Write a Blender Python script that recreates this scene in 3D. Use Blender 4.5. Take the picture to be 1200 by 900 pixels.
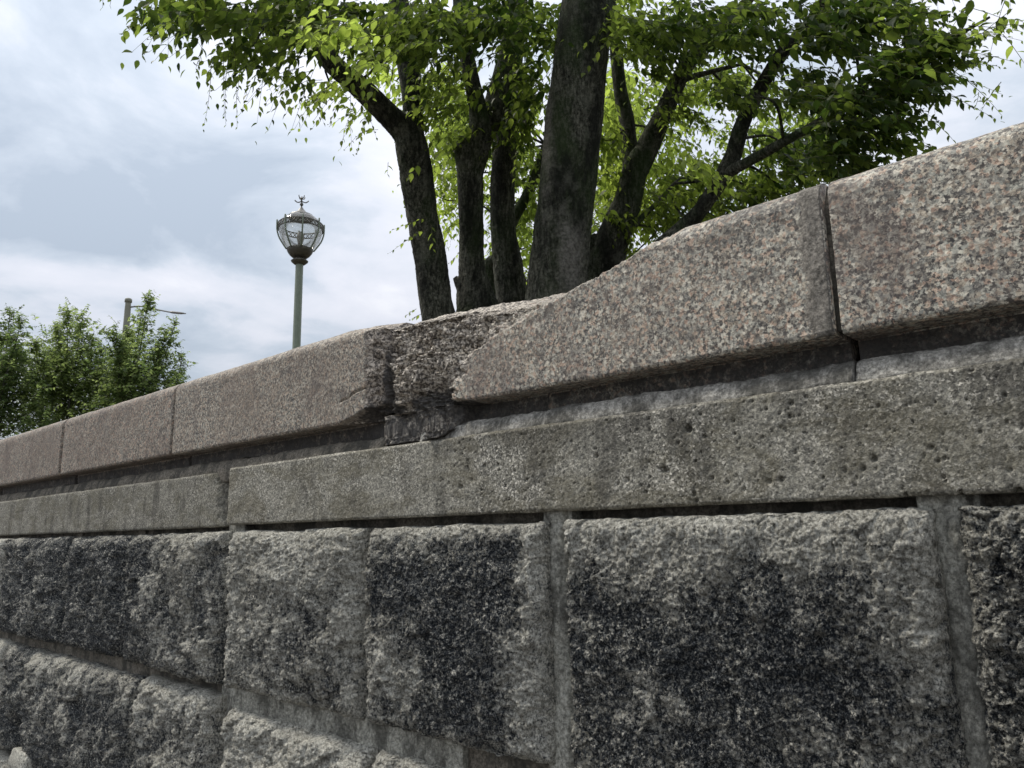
import bpy, math, random
import numpy as np
from mathutils import Matrix, Vector
from math import radians, sin, cos, tan, pi, atan2, sqrt

S = bpy.context.scene
for o in list(bpy.data.objects): bpy.data.objects.remove(o)
C = S.collection
EYE = 1.55                       # camera height above the pavement
rng = np.random.default_rng(7); random.seed(7)

# ------------------------------------------------------------------ camera
FPX, ROLL = 895.0, radians(1.1)
PITCH, YAW = radians(11.035), radians(48.079)     # up; and away from the wall direction -X
fh = np.array([-cos(YAW), sin(YAW), 0.0]); rh = np.array([sin(YAW), cos(YAW), 0.0])
fw = fh*cos(PITCH)+np.array([0, 0, sin(PITCH)]); up = -fh*sin(PITCH)+np.array([0, 0, cos(PITCH)])
right_c = rh*cos(ROLL)-up*sin(ROLL); up_c = rh*sin(ROLL)+up*cos(ROLL)
def at(x, y, depth):             # point seen at (x, y) of the 1200x900 photograph at a given depth, eye = origin
    return (fw+right_c*(x-600)/FPX-up_c*(y-450)/FPX)*depth
cam = bpy.data.cameras.new('camera'); co = bpy.data.objects.new('camera', cam); C.objects.link(co)
m = Matrix.Identity(4)
for i in range(3):
    m[i][0] = right_c[i]; m[i][1] = up_c[i]; m[i][2] = -fw[i]
m[2][3] = EYE
co.matrix_world = m
cam.sensor_width = 36; cam.lens = FPX/1200*36; cam.clip_start = .05; cam.clip_end = 5000
cam.dof.use_dof = True; cam.dof.focus_distance = 1.5; cam.dof.aperture_fstop = 24
S.camera = co
S.render.resolution_x, S.render.resolution_y = 1024, 768
S.view_settings.view_transform = 'Standard'; S.view_settings.look = 'None'
S.view_settings.exposure = 0.92; S.view_settings.gamma = 1

# ------------------------------------------------------------------ sky and sun (bright overcast, late afternoon)
SUN_EL, SUN_AZ = radians(56), radians(-112)        # azimuth measured from +Y towards +X
w = bpy.data.worlds.new('World'); S.world = w; w.use_nodes = True
N = w.node_tree.nodes; L = w.node_tree.links; N.clear()
class G:                                          # little node helper
    def __init__(s, tree): s.t = tree; s.n = tree.nodes; s.l = tree.links
    def add(s, typ, inp=None, **kw):
        n = s.n.new(typ)
        for k, v in kw.items(): setattr(n, k, v)
        for k, v in (inp or {}).items():
            if isinstance(v, bpy.types.NodeSocket): s.l.new(v, n.inputs[k])
            else: n.inputs[k].default_value = v
        return n
    def math(s, op, a, b=0.5, c=0.5, clamp=False):
        n = s.add('ShaderNodeMath', {0: a, 1: b, 2: c}, operation=op); n.use_clamp = clamp; return n.outputs[0]
    def mix(s, f, a, b, blend='MIX'):
        n = s.n.new('ShaderNodeMix'); n.data_type = 'RGBA'; n.blend_type = blend
        for sock, v in ((n.inputs[0], f), (n.inputs[6], a), (n.inputs[7], b)):
            if isinstance(v, bpy.types.NodeSocket): s.l.new(v, sock)
            else: sock.default_value = v if not isinstance(v, tuple) else (v+(1,))[:4]
        return n.outputs[2]
    def ramp(s, f, stops, interp='LINEAR'):
        n = s.n.new('ShaderNodeValToRGB'); n.color_ramp.interpolation = interp
        e = n.color_ramp.elements
        while len(e) < len(stops): e.new(.5)
        for el, (p, c) in zip(e, stops):
            el.position = p; el.color = (c, c, c, 1) if not isinstance(c, tuple) else (c+(1,))[:4]
        s.l.new(f, n.inputs[0]); return n.outputs[0]
    def noise(s, vec, scale, detail=4, rough=.55, dist=0.0, out=0):
        n = s.add('ShaderNodeTexNoise', {'Vector': vec, 'Scale': scale, 'Detail': detail, 'Roughness': rough, 'Distortion': dist})
        return n.outputs[out]
    def vmap(s, vec, sc=(1, 1, 1), loc=(0, 0, 0), rot=(0, 0, 0)):
        return s.add('ShaderNodeMapping', {'Vector': vec, 'Scale': sc, 'Location': loc, 'Rotation': rot}).outputs[0]
g = G(w.node_tree)
nis = g.add('ShaderNodeTexSky', sky_type='NISHITA'); nis.sun_disc = False
nis.sun_elevation = SUN_EL; nis.sun_rotation = SUN_AZ
bg1 = g.add('ShaderNodeBackground', {'Color': nis.outputs[0], 'Strength': .09})
dirn = g.add('ShaderNodeTexCoord').outputs['Generated']
sep = g.add('ShaderNodeSeparateXYZ', {0: dirn})
den = g.math('ADD', g.math('MAXIMUM', sep.outputs[2], 0.0), 0.16)
cx = g.math('DIVIDE', sep.outputs[0], den); cy = g.math('DIVIDE', sep.outputs[1], den)
cuv = g.add('ShaderNodeCombineXYZ', {0: cx, 1: cy, 2: 0.0}).outputs[0]
big = g.noise(g.vmap(cuv, (1, 1, 1), (3.1, 1.7, 0)), .75, 7, .52, .35)
mid = g.noise(g.vmap(cuv, (1, 1, 1), (8.3, 5.7, 0)), 2.6, 8, .58, .3)
val = g.math('ADD', g.math('MULTIPLY', big, .54), g.math('MULTIPLY', mid, .46))
def cloud_uv(x, y):
    d = at(x, y, 1.0); d = d/np.linalg.norm(d); return d[0]/(d[2]+.16), d[1]/(d[2]+.16)
warp = g.math('MULTIPLY', g.math('SUBTRACT', g.noise(cuv, 2.2, 5, .6), .5), 1.1)
for (x, y, rad, ry, amt) in ((120, 255, .62, .20, -.085), (330, 235, .30, .12, -.05), (90, 318, .5, .05, .10), (250, 335, .35, .05, .07), (140, 60, .7, .3, .012)):
    # long drifts of darker and brighter cloud: rad across the view, ry along it
    cu, cv = cloud_uv(x, y); rr = math.hypot(cu, cv); ux, uy = cu/rr, cv/rr
    du = g.math('SUBTRACT', cx, cu); dv = g.math('SUBTRACT', cy, cv)
    al = g.math('ADD', g.math('MULTIPLY', du, ux), g.math('MULTIPLY', dv, uy)); ac = g.math('SUBTRACT', g.math('MULTIPLY', du, uy), g.math('MULTIPLY', dv, ux))
    al = g.math('DIVIDE', g.math('ADD', al, g.math('MULTIPLY', warp, ry*1.6)), ry*2.2); ac = g.math('DIVIDE', g.math('ADD', ac, g.math('MULTIPLY', warp, rad*.9)), rad)
    e = g.math('POWER', 2.718, g.math('MULTIPLY', g.math('ADD', g.math('MULTIPLY', al, al), g.math('MULTIPLY', ac, ac)), -1.0))
    val = g.math('ADD', val, g.math('MULTIPLY', e, amt*.80))
cloud = g.ramp(val, [(.37, (.43, .49, .57)), (.44, (.55, .605, .68)), (.50, (.70, .725, .79)), (.56, (.77, .78, .84)), (.64, (.91, .91, .93))])
# the cover brightens slowly towards the zenith, as under any overcast sky
zen = g.math('ADD', .38, g.math('MULTIPLY', g.math('MAXIMUM', sep.outputs[2], 0.0), .76))
bg2 = g.add('ShaderNodeBackground', {'Color': cloud, 'Strength': zen})
mixs = g.add('ShaderNodeMixShader', {0: .90, 1: bg1.outputs[0], 2: bg2.outputs[0]})
g.add('ShaderNodeOutputWorld', {0: mixs.outputs[0]})
sun = bpy.data.lights.new('sun', 'SUN'); sun.energy = 1.5; sun.angle = radians(10); sun.color = (1, .93, .82)
so = bpy.data.objects.new('sun', sun); C.objects.link(so)
sd = Vector((sin(SUN_AZ)*cos(SUN_EL), cos(SUN_AZ)*cos(SUN_EL), sin(SUN_EL)))
so.rotation_euler = sd.to_track_quat('Z', 'Y').to_euler(); so.location = (0, 0, 30)

# ------------------------------------------------------------------ numpy noise
_p = np.random.default_rng(3).permutation(256).astype(np.int32); _p = np.concatenate([_p, _p, _p])
_g = np.array([[1,1,0],[-1,1,0],[1,-1,0],[-1,-1,0],[1,0,1],[-1,0,1],[1,0,-1],[-1,0,-1],[0,1,1],[0,-1,1],[0,1,-1],[0,-1,-1],[1,1,0],[-1,1,0],[0,-1,1],[0,-1,-1]], np.float32)
def perlin(P):
    P = np.asarray(P, np.float32); i = np.floor(P).astype(np.int32); f = P-i; i &= 255
    u = f*f*f*(f*(f*6-15)+10); r = 0
    for dx in (0, 1):
        wx = u[..., 0] if dx else 1-u[..., 0]
        for dy in (0, 1):
            wy = u[..., 1] if dy else 1-u[..., 1]
            for dz in (0, 1):
                wz = u[..., 2] if dz else 1-u[..., 2]
                h = _p[_p[_p[i[..., 0]+dx]+i[..., 1]+dy]+i[..., 2]+dz] & 15
                gr = _g[h]
                r = r+wx*wy*wz*(gr[..., 0]*(f[..., 0]-dx)+gr[..., 1]*(f[..., 1]-dy)+gr[..., 2]*(f[..., 2]-dz))
    return r
def fbm(P, sc, octv=4, gain=.5, ridged=False, off=0.0):
    Q = np.asarray(P, np.float32)*sc+off; a = 1.0; t = 0; r = 0
    for _ in range(octv):
        n = perlin(Q)
        if ridged: n = 1-2*np.abs(n)-.5
        r = r+a*n; t += a; a *= gain; Q = Q*2.03+17.3
    return r/t

def facets(X, Z, sc, seed):
    """split-stone relief: every cell is a little plane of its own, so breaks and steps run between them"""
    Q = np.stack([X, Z, np.full_like(X, seed*.37)], -1); wx = .28*perlin(Q*sc*1.3)+.10*perlin(Q*sc*5); wz = .28*perlin(Q*sc*1.3+31)+.10*perlin(Q*sc*5+57)
    U, V = X*sc+wx+seed*7.1, Z*sc*1.15+wz+seed*3.3; iu, iv = np.floor(U).astype(int), np.floor(V).astype(int)
    best = np.full(X.shape, 9.0); out = np.zeros(X.shape)
    T = np.random.default_rng(99).random((5, 4096))
    for a in (-1, 0, 1):
        for b in (-1, 0, 1):
            h = ((iu+a)*7919+(iv+b)*104729) & 4095
            cu, cv = iu+a+T[0][h], iv+b+T[1][h]; d = (U-cu)**2+(V-cv)**2; m_ = d < best
            hh = (T[2][h]-.5)+(T[3][h]-.5)*1.3*(U-cu)+(T[4][h]-.5)*1.3*(V-cv)
            best = np.where(m_, d, best); out = np.where(m_, hh, out)
    return out
# ------------------------------------------------------------------ objects
def tag(o, label=None, cat=None, group=None, kind=None):
    if label: o['label'] = label
    if cat: o['category'] = cat
    if group: o['group'] = group
    if kind: o['kind'] = kind
    return o
def empty(name, loc, label=None, cat=None, group=None):
    o = bpy.data.objects.new(name, None); C.objects.link(o); o.location = loc; o.empty_display_size = .2
    return tag(o, label, cat, group)
def make(name, V, F, mat, parent=None, smooth=True, attrs=None, eye=True, counts=None):
    """V (n,3) in eye-origin coordinates, F (m,k) faces -> ONE mesh object; a child's mesh is relative to its parent."""
    V = np.asarray(V, np.float64)
    if eye: V = V+np.array([0, 0, EYE])
    if parent is not None:
        b = parent; off = np.array(b.location)
        while b.parent: b = b.parent; off = off+np.array(b.location)
        V = V-off
    F = np.asarray(F, np.int32); me = bpy.data.meshes.new(name)
    me.vertices.add(len(V)); me.vertices.foreach_set('co', V.astype(np.float32).ravel())
    k = F.shape[1]; me.loops.add(F.size); me.loops.foreach_set('vertex_index', F.ravel())
    me.polygons.add(len(F)); me.polygons.foreach_set('loop_start', np.arange(0, F.size, k, dtype=np.int32))
    me.update(calc_edges=True)
    me.polygons.foreach_set('use_smooth', np.full(len(F), smooth))
    for nme, a in (attrs or {}).items():
        at_ = me.attributes.new(nme, 'FLOAT', 'POINT'); at_.data.foreach_set('value', np.asarray(a, np.float32).ravel())
    me.materials.append(mat); me.validate()
    o = bpy.data.objects.new(name, me); C.objects.link(o)
    if parent is not None: o.parent = parent
    return o
def grid_faces(ny, nx, wrap=False, base=0):
    a = np.arange(ny*nx).reshape(ny, nx)
    if wrap: a = np.concatenate([a, a[:, :1]], 1)
    return base+np.stack([a[:-1, :-1], a[:-1, 1:], a[1:, 1:], a[1:, :-1]], -1).reshape(-1, 4)

# ------------------------------------------------------------------ materials
def material(name):
    mt = bpy.data.materials.new(name); mt.use_nodes = True; mt.node_tree.nodes.clear(); g = G(mt.node_tree)
    return mt, g, g.add('ShaderNodeTexCoord').outputs['Object']
def finish(g, col, rough, bump=None, bstr=.4, bdist=.002, spec=.4, extra=None):
    b = g.add('ShaderNodeBsdfPrincipled', {'Base Color': col, 'Roughness': rough, 'Specular IOR Level': spec})
    if bump is not None:
        bn = g.add('ShaderNodeBump', {'Height': bump, 'Strength': bstr, 'Distance': bdist}); g.l.new(bn.outputs[0], b.inputs['Normal'])
    g.add('ShaderNodeOutputMaterial', {0: b.outputs[0]}); return b
def attr(g, name): return g.add('ShaderNodeAttribute', attribute_name=name).outputs['Fac']

def granite_mat(name, pink, dull):
    mt, g, v = material(name)
    wv = g.add('ShaderNodeVectorMath', {0: v, 1: g.add('ShaderNodeVectorMath', {0: g.noise(v, 260, 2, .5, 0, 1), 'Scale': .007}, operation='SCALE').outputs[0]}, operation='ADD').outputs[0]
    vo = g.add('ShaderNodeTexVoronoi', {'Vector': wv, 'Scale': 200.0}); vo2 = g.add('ShaderNodeTexVoronoi', {'Vector': g.vmap(wv, loc=(3, 3, 3)), 'Scale': 340.0})
    c1 = g.add('ShaderNodeSeparateColor', {0: vo.outputs['Color']}); c2 = g.add('ShaderNodeSeparateColor', {0: vo2.outputs['Color']})
    p = pink
    grains = g.ramp(c1.outputs[0], [(0, (.025, .024, .026)), (.17, (.10, .10, .098)), (.29, (.30, .30, .275)), (.42, (.44, .44, .39)), (.56, (.40, .325, .25)), (.72, (.50+.08*p, .375+.01*p, .285)), (.87, (.78, .72, .62))], 'CONSTANT')
    fine = g.ramp(c2.outputs[1], [(0, (.025, .024, .025)), (.22, (.19, .175, .155)), (.48, (.44, .40, .335)), (.78, (.68, .62, .51))], 'CONSTANT')
    col = g.mix(.45, grains, fine)
    # biotite flakes gather in loose drifts
    fl = g.math('MULTIPLY', g.ramp(g.noise(v, 150, 4, .7), [(.52, 0.0), (.56, 1.0)]), g.ramp(g.noise(v, 26, 3, .6), [(.38, .35), (.55, 1.0)]))
    col = g.mix(g.math('MULTIPLY', fl, .92), col, (.030, .029, .031))
    # weathering: brown-violet staining and grey grime in soft patches, runs down from the top
    st = g.ramp(g.noise(g.vmap(v, (1, 1, .55)), 9, 6, .62, .6), [(.50, 0.0), (.66, 1.0)])
    col = g.mix(g.math('MULTIPLY', st, .50), col, (.085, .060, .055), 'MIX')
    gr = g.ramp(g.noise(v, 4.5, 7, .65), [(.35, 0.0), (.65, 1.0)])
    col = g.mix(g.math('MULTIPLY', gr, .22+.33*dull), col, (.19, .15, .12))
    spot = g.math('MULTIPLY', g.ramp(g.noise(v, 34, 6, .72), [(.53, 0.0), (.60, 1.0)]), g.ramp(g.noise(g.vmap(v, loc=(6, 1, 3)), 5, 4, .6), [(.42, .1), (.6, .75)]))
    col = g.mix(spot, col, (.075, .062, .055))
    # freshly broken faces (attribute) are browner and dirtier
    br = attr(g, 'broken')
    rawc = g.ramp(g.noise(v, 150, 6, .75), [(.43, (.024, .020, .018)), (.495, (.18, .153, .133)), (.56, (.60, .54, .47))])
    col = g.mix(br, col, rawc)
    soot_shade = g.math('ADD', attr(g, 'soot'), g.math('MULTIPLY', g.math('SUBTRACT', g.noise(v, 40, 6, .7), .5), 1.3))  # this attribute holds stains and also the shade painted under the coping
    so_ = g.math('MULTIPLY', g.ramp(soot_shade, [(.35, 0.0), (.7, 1.0)]), .9)
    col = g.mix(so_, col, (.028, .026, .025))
    col = g.mix(1.0, col, (1.06*(1-.22*dull), 1.075*(1-.25*dull), 1.03*(1-.26*dull)), 'MULTIPLY')
    bh = g.math('ADD', g.noise(v, 420, 3, .6), g.math('MULTIPLY', vo.outputs['Distance'], .5))
    rgh = g.ramp(g.noise(v, 60, 4, .6), [(.3, .52), (.7, .78)])
    finish(g, col, rgh, bh, .28, .0016, .42); return mt
M = {}
M['granite_near'] = granite_mat('granite_near', 1.0, .15)
M['granite_far'] = granite_mat('granite_far', .0, .9)
M['granite_brown'] = granite_mat('granite_brown', 1.3, 1.25)

def rough_mat():
    mt, g, v = material('rough_rock')
    vs = g.vmap(v, (1, 1, .8), rot=(0, .25, 0))
    pep = g.noise(vs, 130, 10, .84); pep2 = g.noise(vs, 330, 4, .75)
    big = g.math('ADD', g.math('MULTIPLY', g.noise(v, 13, 8, .7, .4), .55), g.math('MULTIPLY', g.noise(g.vmap(v, (1, 1, .3)), 30, 6, .7), .45))
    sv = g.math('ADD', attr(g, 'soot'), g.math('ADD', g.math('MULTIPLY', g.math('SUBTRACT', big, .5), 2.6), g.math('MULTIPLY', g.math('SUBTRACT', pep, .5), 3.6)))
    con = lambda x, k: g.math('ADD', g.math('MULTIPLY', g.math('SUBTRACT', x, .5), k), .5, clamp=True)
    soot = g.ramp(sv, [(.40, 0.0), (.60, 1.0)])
    clean = g.ramp(con(g.math('ADD', g.math('MULTIPLY', pep, .5), g.math('MULTIPLY', g.noise(vs, 210, 6, .8), .5)), 2.6), [(.24, (.035, .034, .030)), (.38, (.20, .196, .17)), (.52, (.48, .47, .41)), (.68, (.92, .90, .80))])
    clean = g.mix(g.ramp(g.noise(v, 5, 4, .6), [(.4, 0.0), (.7, .35)]), clean, (.22, .20, .15))
    dark = g.ramp(con(pep2, 1.8), [(.35, (.008, .011, .015)), (.56, (.032, .037, .043)), (.72, (.26, .265, .25))])
    col = g.mix(soot, clean, dark)
    fl = g.math('MULTIPLY', g.ramp(g.noise(g.vmap(v, loc=(5, 2, 1)), 120, 8, .85), [(.555, 0.0), (.58, .95)]), g.ramp(g.noise(g.vmap(v, loc=(3, 8, 1)), 11, 5, .65), [(.42, .35), (.56, 1.0)]))
    col = g.mix(fl, col, (.84, .81, .70))
    bh = g.math('ADD', pep, g.math('MULTIPLY', g.noise(vs, 200, 6, .7), .8))
    finish(g, col, .9, bh, 1.0, .008, .2); return mt
M['rough'] = rough_mat()

def concrete_mat(name, tone, warm):
    mt, g, v = material(name)
    wv = g.add('ShaderNodeVectorMath', {0: v, 1: g.add('ShaderNodeVectorMath', {0: g.noise(v, 200, 2, .5, 0, 1), 'Scale': .006}, operation='SCALE').outputs[0]}, operation='ADD').outputs[0]
    vo = g.add('ShaderNodeTexVoronoi', {'Vector': wv, 'Scale': 380.0}); c = g.add('ShaderNodeSeparateColor', {0: vo.outputs['Color']})
    t = tone
    grain = g.ramp(c.outputs[0], [(0, (.04*t, .038*t, .034*t)), (.18, (.14*t, .133*t, .113*t)), (.45, (.24*t, .23*t, .19*t)), (.72, (.42*t, .40*t, .34*t)), (.90, (.76*t, .72*t, .62*t))], 'CONSTANT')
    body = g.ramp(g.noise(v, 160, 9, .82), [(.40, (.06*t, .058*t, .05*t)), (.49, (.20*t, .193*t, .163*t)), (.58, (.44*t, .42*t, .345*t))])
    grav = g.ramp(g.noise(g.vmap(v, loc=(1, 4, 2)), 6, 5, .6), [(.35, .15), (.62, .75)])
    col = g.mix(grav, body, grain)
    moss = g.ramp(g.noise(g.vmap(v, (1, 1, 2)), 5.5, 9, .72, .5), [(.46, 0.0), (.57, .50)])
    col = g.mix(moss, col, (.075+.03*warm, .072+.012*warm, .045))
    run = g.ramp(g.noise(g.vmap(v, (1, 1, .35)), 16, 6, .7), [(.50, 0.0), (.62, .6)])
    col = g.mix(run, col, (.05, .047, .040))
    col = g.mix(attr(g, 'soot'), col, (.022, .021, .020))
    vp = g.add('ShaderNodeTexVoronoi', {'Vector': wv, 'Scale': 120.0}); pc = g.add('ShaderNodeSeparateColor', {0: vp.outputs['Color']})
    pit = g.math('MULTIPLY', g.ramp(vp.outputs['Distance'], [(.14, 1.0), (.24, 0.0)]), g.math('GREATER_THAN', pc.outputs[1], .72))
    col = g.mix(g.math('MULTIPLY', pit, .75), col, (.02, .019, .018))
    bh = g.math('SUBTRACT', g.math('ADD', g.noise(v, 300, 5, .7), g.math('MULTIPLY', vo.outputs['Distance'], .6)), g.math('MULTIPLY', pit, 1.4))
    finish(g, col, .88, bh, .45, .0022, .25); return mt
M['ledge'] = concrete_mat('ledge_stone', 1.0, .5)
M['ledge_far'] = concrete_mat('ledge_stone_far', .85, .3)
def mortar_mat(name, c, dirt=.5):
    mt, g, v = material(name)
    n = g.noise(v, 150, 9, .85); n2 = g.noise(g.vmap(v, (1, 1, .5)), 18, 7, .7)
    col = g.ramp(n, [(.38, tuple(x*.35 for x in c)), (.49, c), (.60, tuple(min(1, x*1.9) for x in c))])
    col = g.mix(g.ramp(n2, [(.44, 0.0), (.58, dirt)]), col, (.045, .044, .038))
    finish(g, col, .92, g.noise(v, 160, 8, .75), .9, .004, .2); return mt
M['mortar'] = mortar_mat('mortar', (.30, .295, .255), .75)
M['mortar_bed'] = mortar_mat('mortar_bed', (.29, .28, .25), .8)
M['mortar_dark'] = mortar_mat('mortar_dark', (.15, .135, .11), .85)
M['mortar_brown'] = mortar_mat('mortar_brown', (.20, .185, .16), .7)

def bark_mat():
    mt, g, v = material('bark')
    vs = g.vmap(v, (1, 1, .22))
    col = g.ramp(g.math('ADD', g.math('MULTIPLY', g.noise(vs, 55, 8, .78, .2), .6), g.math('MULTIPLY', g.noise(v, 60, 7, .75), .4)), [(.42, (.012, .013, .010)), (.5, (.075, .078, .060)), (.58, (.22, .22, .18))])
    gr = g.ramp(g.noise(g.vmap(v, (1, 1, .5)), 4.2, 6, .6), [(.47, 0.0), (.64, .75)])
    col = g.mix(gr, col, (.030, .055, .014))
    dk = g.ramp(g.noise(g.vmap(v, (1, 1, .3), (7, 3, 5)), 5, 6, .62), [(.5, 0.0), (.6, .8)])
    col = g.mix(dk, col, (.010, .011, .009))
    li = g.ramp(g.noise(g.vmap(v, loc=(2, 9, 4)), 7, 8, .7), [(.55, 0.0), (.68, .55)])
    col = g.mix(li, col, (.22, .225, .185))
    col = g.mix(attr(g, 'lichen'), col, g.ramp(g.noise(v, 60, 6, .7), [(.35, (.09, .09, .08)), (.6, (.30, .29, .26))]))
    finish(g, col, .9, g.math('ADD', g.noise(vs, 60, 9, .78), g.noise(v, 90, 5, .7)), 1.0, .02, .2); return mt
M['bark'] = bark_mat()

def leaf_mat(name, dd, db, td, tb, haze=0.0):
    mt, g, v = material(name); t = attr(g, 'tint')
    vn = g.math('ADD', g.math('SUBTRACT', t, .04), g.math('MULTIPLY', g.math('SUBTRACT', g.noise(v, 40, 2), .5), .3), clamp=True)
    cd = g.ramp(vn, [(0, dd), (1, db)]); ct = g.ramp(vn, [(0, td), (1, tb)])
    p = g.add('ShaderNodeBsdfPrincipled', {'Base Color': cd, 'Roughness': .48, 'Specular IOR Level': .35})
    tr = g.add('ShaderNodeBsdfTranslucent', {'Color': ct})
    mx = g.add('ShaderNodeMixShader', {0: .60, 1: p.outputs[0], 2: tr.outputs[0]})
    g.add('ShaderNodeOutputMaterial', {0: mx.outputs[0]}); return mt
M['leaf'] = leaf_mat('leaf', (.028, .052, .014), (.10, .135, .025), (.045, .085, .012), (.62, .80, .13))
M['leaf_far'] = leaf_mat('leaf_far', (.045, .075, .034), (.125, .155, .055), (.09, .15, .04), (.50, .62, .20))

def plain(name, c, rough=.6, metal=0.0, var=.2, spec=.5, sc=30):
    mt, g, v = material(name)
    n = g.noise(v, sc, 6, .65)
    col = g.ramp(n, [(.3, tuple(x*(1-var) for x in c)), (.7, tuple(min(1, x*(1+var)) for x in c))])
    b = finish(g, col, rough, g.noise(v, sc*6, 3), .15, .002, spec); b.inputs['Metallic'].default_value = metal; return mt
M['paint'] = plain('green_grey_paint', (.155, .185, .135), .5, 0, .18)
M['bronze'] = plain('brown_metal', (.085, .080, .062), .5, .3, .3)
M['grey_metal'] = plain('grey_metal', (.19, .185, .165), .45, .3, .25)
M['mast'] = plain('mast_paint', (.20, .205, .16), .6, 0, .15, .3, 6)
M['twig'] = plain('twig_bark', (.07, .075, .035), .8, 0, .3, .2)
M['soil'] = plain('soil_ground', (.09, .08, .055), .95, 0, .4, .1, 8)
M['grass'] = plain('grass_blades', (.05, .085, .025), .7, 0, .4, .2, 20)
M['asphalt'] = plain('paving', (.13, .125, .12), .9, 0, .25, .2, 12)
M['core'] = plain('core_rubble', (.10, .098, .09), .95, 0, .3, .1, 20)
def glass_mat():
    mt, g, v = material('lantern_glass')
    lw = g.add('ShaderNodeLayerWeight', {0: .35})
    tr = g.add('ShaderNodeBsdfTransparent', {'Color': (.93, .94, .93, 1)})
    gl = g.add('ShaderNodeBsdfGlossy', {'Color': (.9, .9, .9, 1), 'Roughness': .08})
    df = g.add('ShaderNodeBsdfDiffuse', {'Color': (.62, .62, .58, 1)})
    dirt = g.ramp(g.noise(v, 14, 6, .7), [(.4, .08), (.65, .38)])
    a = g.add('ShaderNodeMixShader', {0: dirt, 1: tr.outputs[0], 2: df.outputs[0]})
    b = g.add('ShaderNodeMixShader', {0: g.math('MULTIPLY', lw.outputs[0], .7), 1: a.outputs[0], 2: gl.outputs[0]})
    g.add('ShaderNodeOutputMaterial', {0: b.outputs[0]}); return mt
M['glass'] = glass_mat()

# ------------------------------------------------------------------ ground
def sheet(name, x0, x1, y0, y1, z, n, mat, amp):
    xs = np.sign(np.linspace(-1, 1, n))*np.abs(np.linspace(-1, 1, n))**3; xs = np.where(xs < 0, -xs*x0, xs*x1)
    ys = y0+(y1-y0)*np.linspace(0, 1, n)**3 if y1 > 0 else y1+(y0-y1)*np.linspace(1, 0, n)**3
    X, Y = np.meshgrid(xs, ys); P = np.stack([X, Y, np.zeros_like(X)], -1)
    P[..., 2] = z+amp*fbm(P, .7, 4)*np.clip((Y-y0 if y1 > 0 else y1-Y)*2, 0, 1)
    o = make(name, P.reshape(-1, 3), grid_faces(n, n), mat, eye=False); o['kind'] = 'structure'; return o
TERR = EYE+.22
sheet('pavement', -900, 900, -900, 1.3, 0, 60, M['asphalt'], .012)
sheet('ground', -900, 900, 1.34, 900, TERR, 90, M['soil'], .08)

# ------------------------------------------------------------------ the stone wall
wall = empty('stone_wall', (0, 1.0, 0), 'weathered retaining wall of rough stone blocks with ledge and chipped pink granite coping', 'wall')
XL, XR = -9.3, 2.6
def depth_at(X): return max(.75, abs(min(X, 0))*.655+.73)
def axis(a, b, kind, k=1.0, lo=.0011, hi=.02):
    out = [a]; x = a
    while x < b:
        D = depth_at(x); s = D*D/(720*1.1) if kind == 'x' else D/720
        if x < -4.4 or x > .25: s = .012
        x += min(hi, max(lo, s*k)); out.append(x)
    out = np.array(out); return a+(out-a)*(b-a)/(out[-1]-a)
ARC = np.linspace(0, pi/2, 7)
def round_profile(a, b, R, step, skirt, xkind=False, k=1.0):
    """positions and extra depths across a block: skirt, arc, face, arc, skirt"""
    face = axis(a+R, b-R, 'x', k) if xkind else np.linspace(a+R, b-R, max(3, int((b-a-2*R)/step)))
    n = max(5, int(R*1.57/step)) if not xkind else max(5, int(R*1.57/max(.0015, (face[1]-face[0]))))
    n = min(n, 24); ar = np.linspace(0, pi/2, n)
    ns = 4; sk = np.linspace(skirt, R, ns, endpoint=False)
    x = np.concatenate([np.full(ns, a), a+R*(1-np.cos(ar))[:-1], face, b-R*(1-np.cos(ar[::-1]))[1:], np.full(ns, b)])
    e = np.concatenate([sk, R*(1-np.sin(ar))[:-1], np.zeros(len(face)), R*(1-np.sin(ar[::-1]))[1:], sk[::-1]])
    return x, e
def blobs(X, Z, lst):
    r = np.zeros_like(X)
    for (bx, bz, rx, rz, s) in lst: r += s*np.exp(-(((X-bx)/rx)**2+((Z-bz)/rz)**2)**1.3)
    return r
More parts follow.
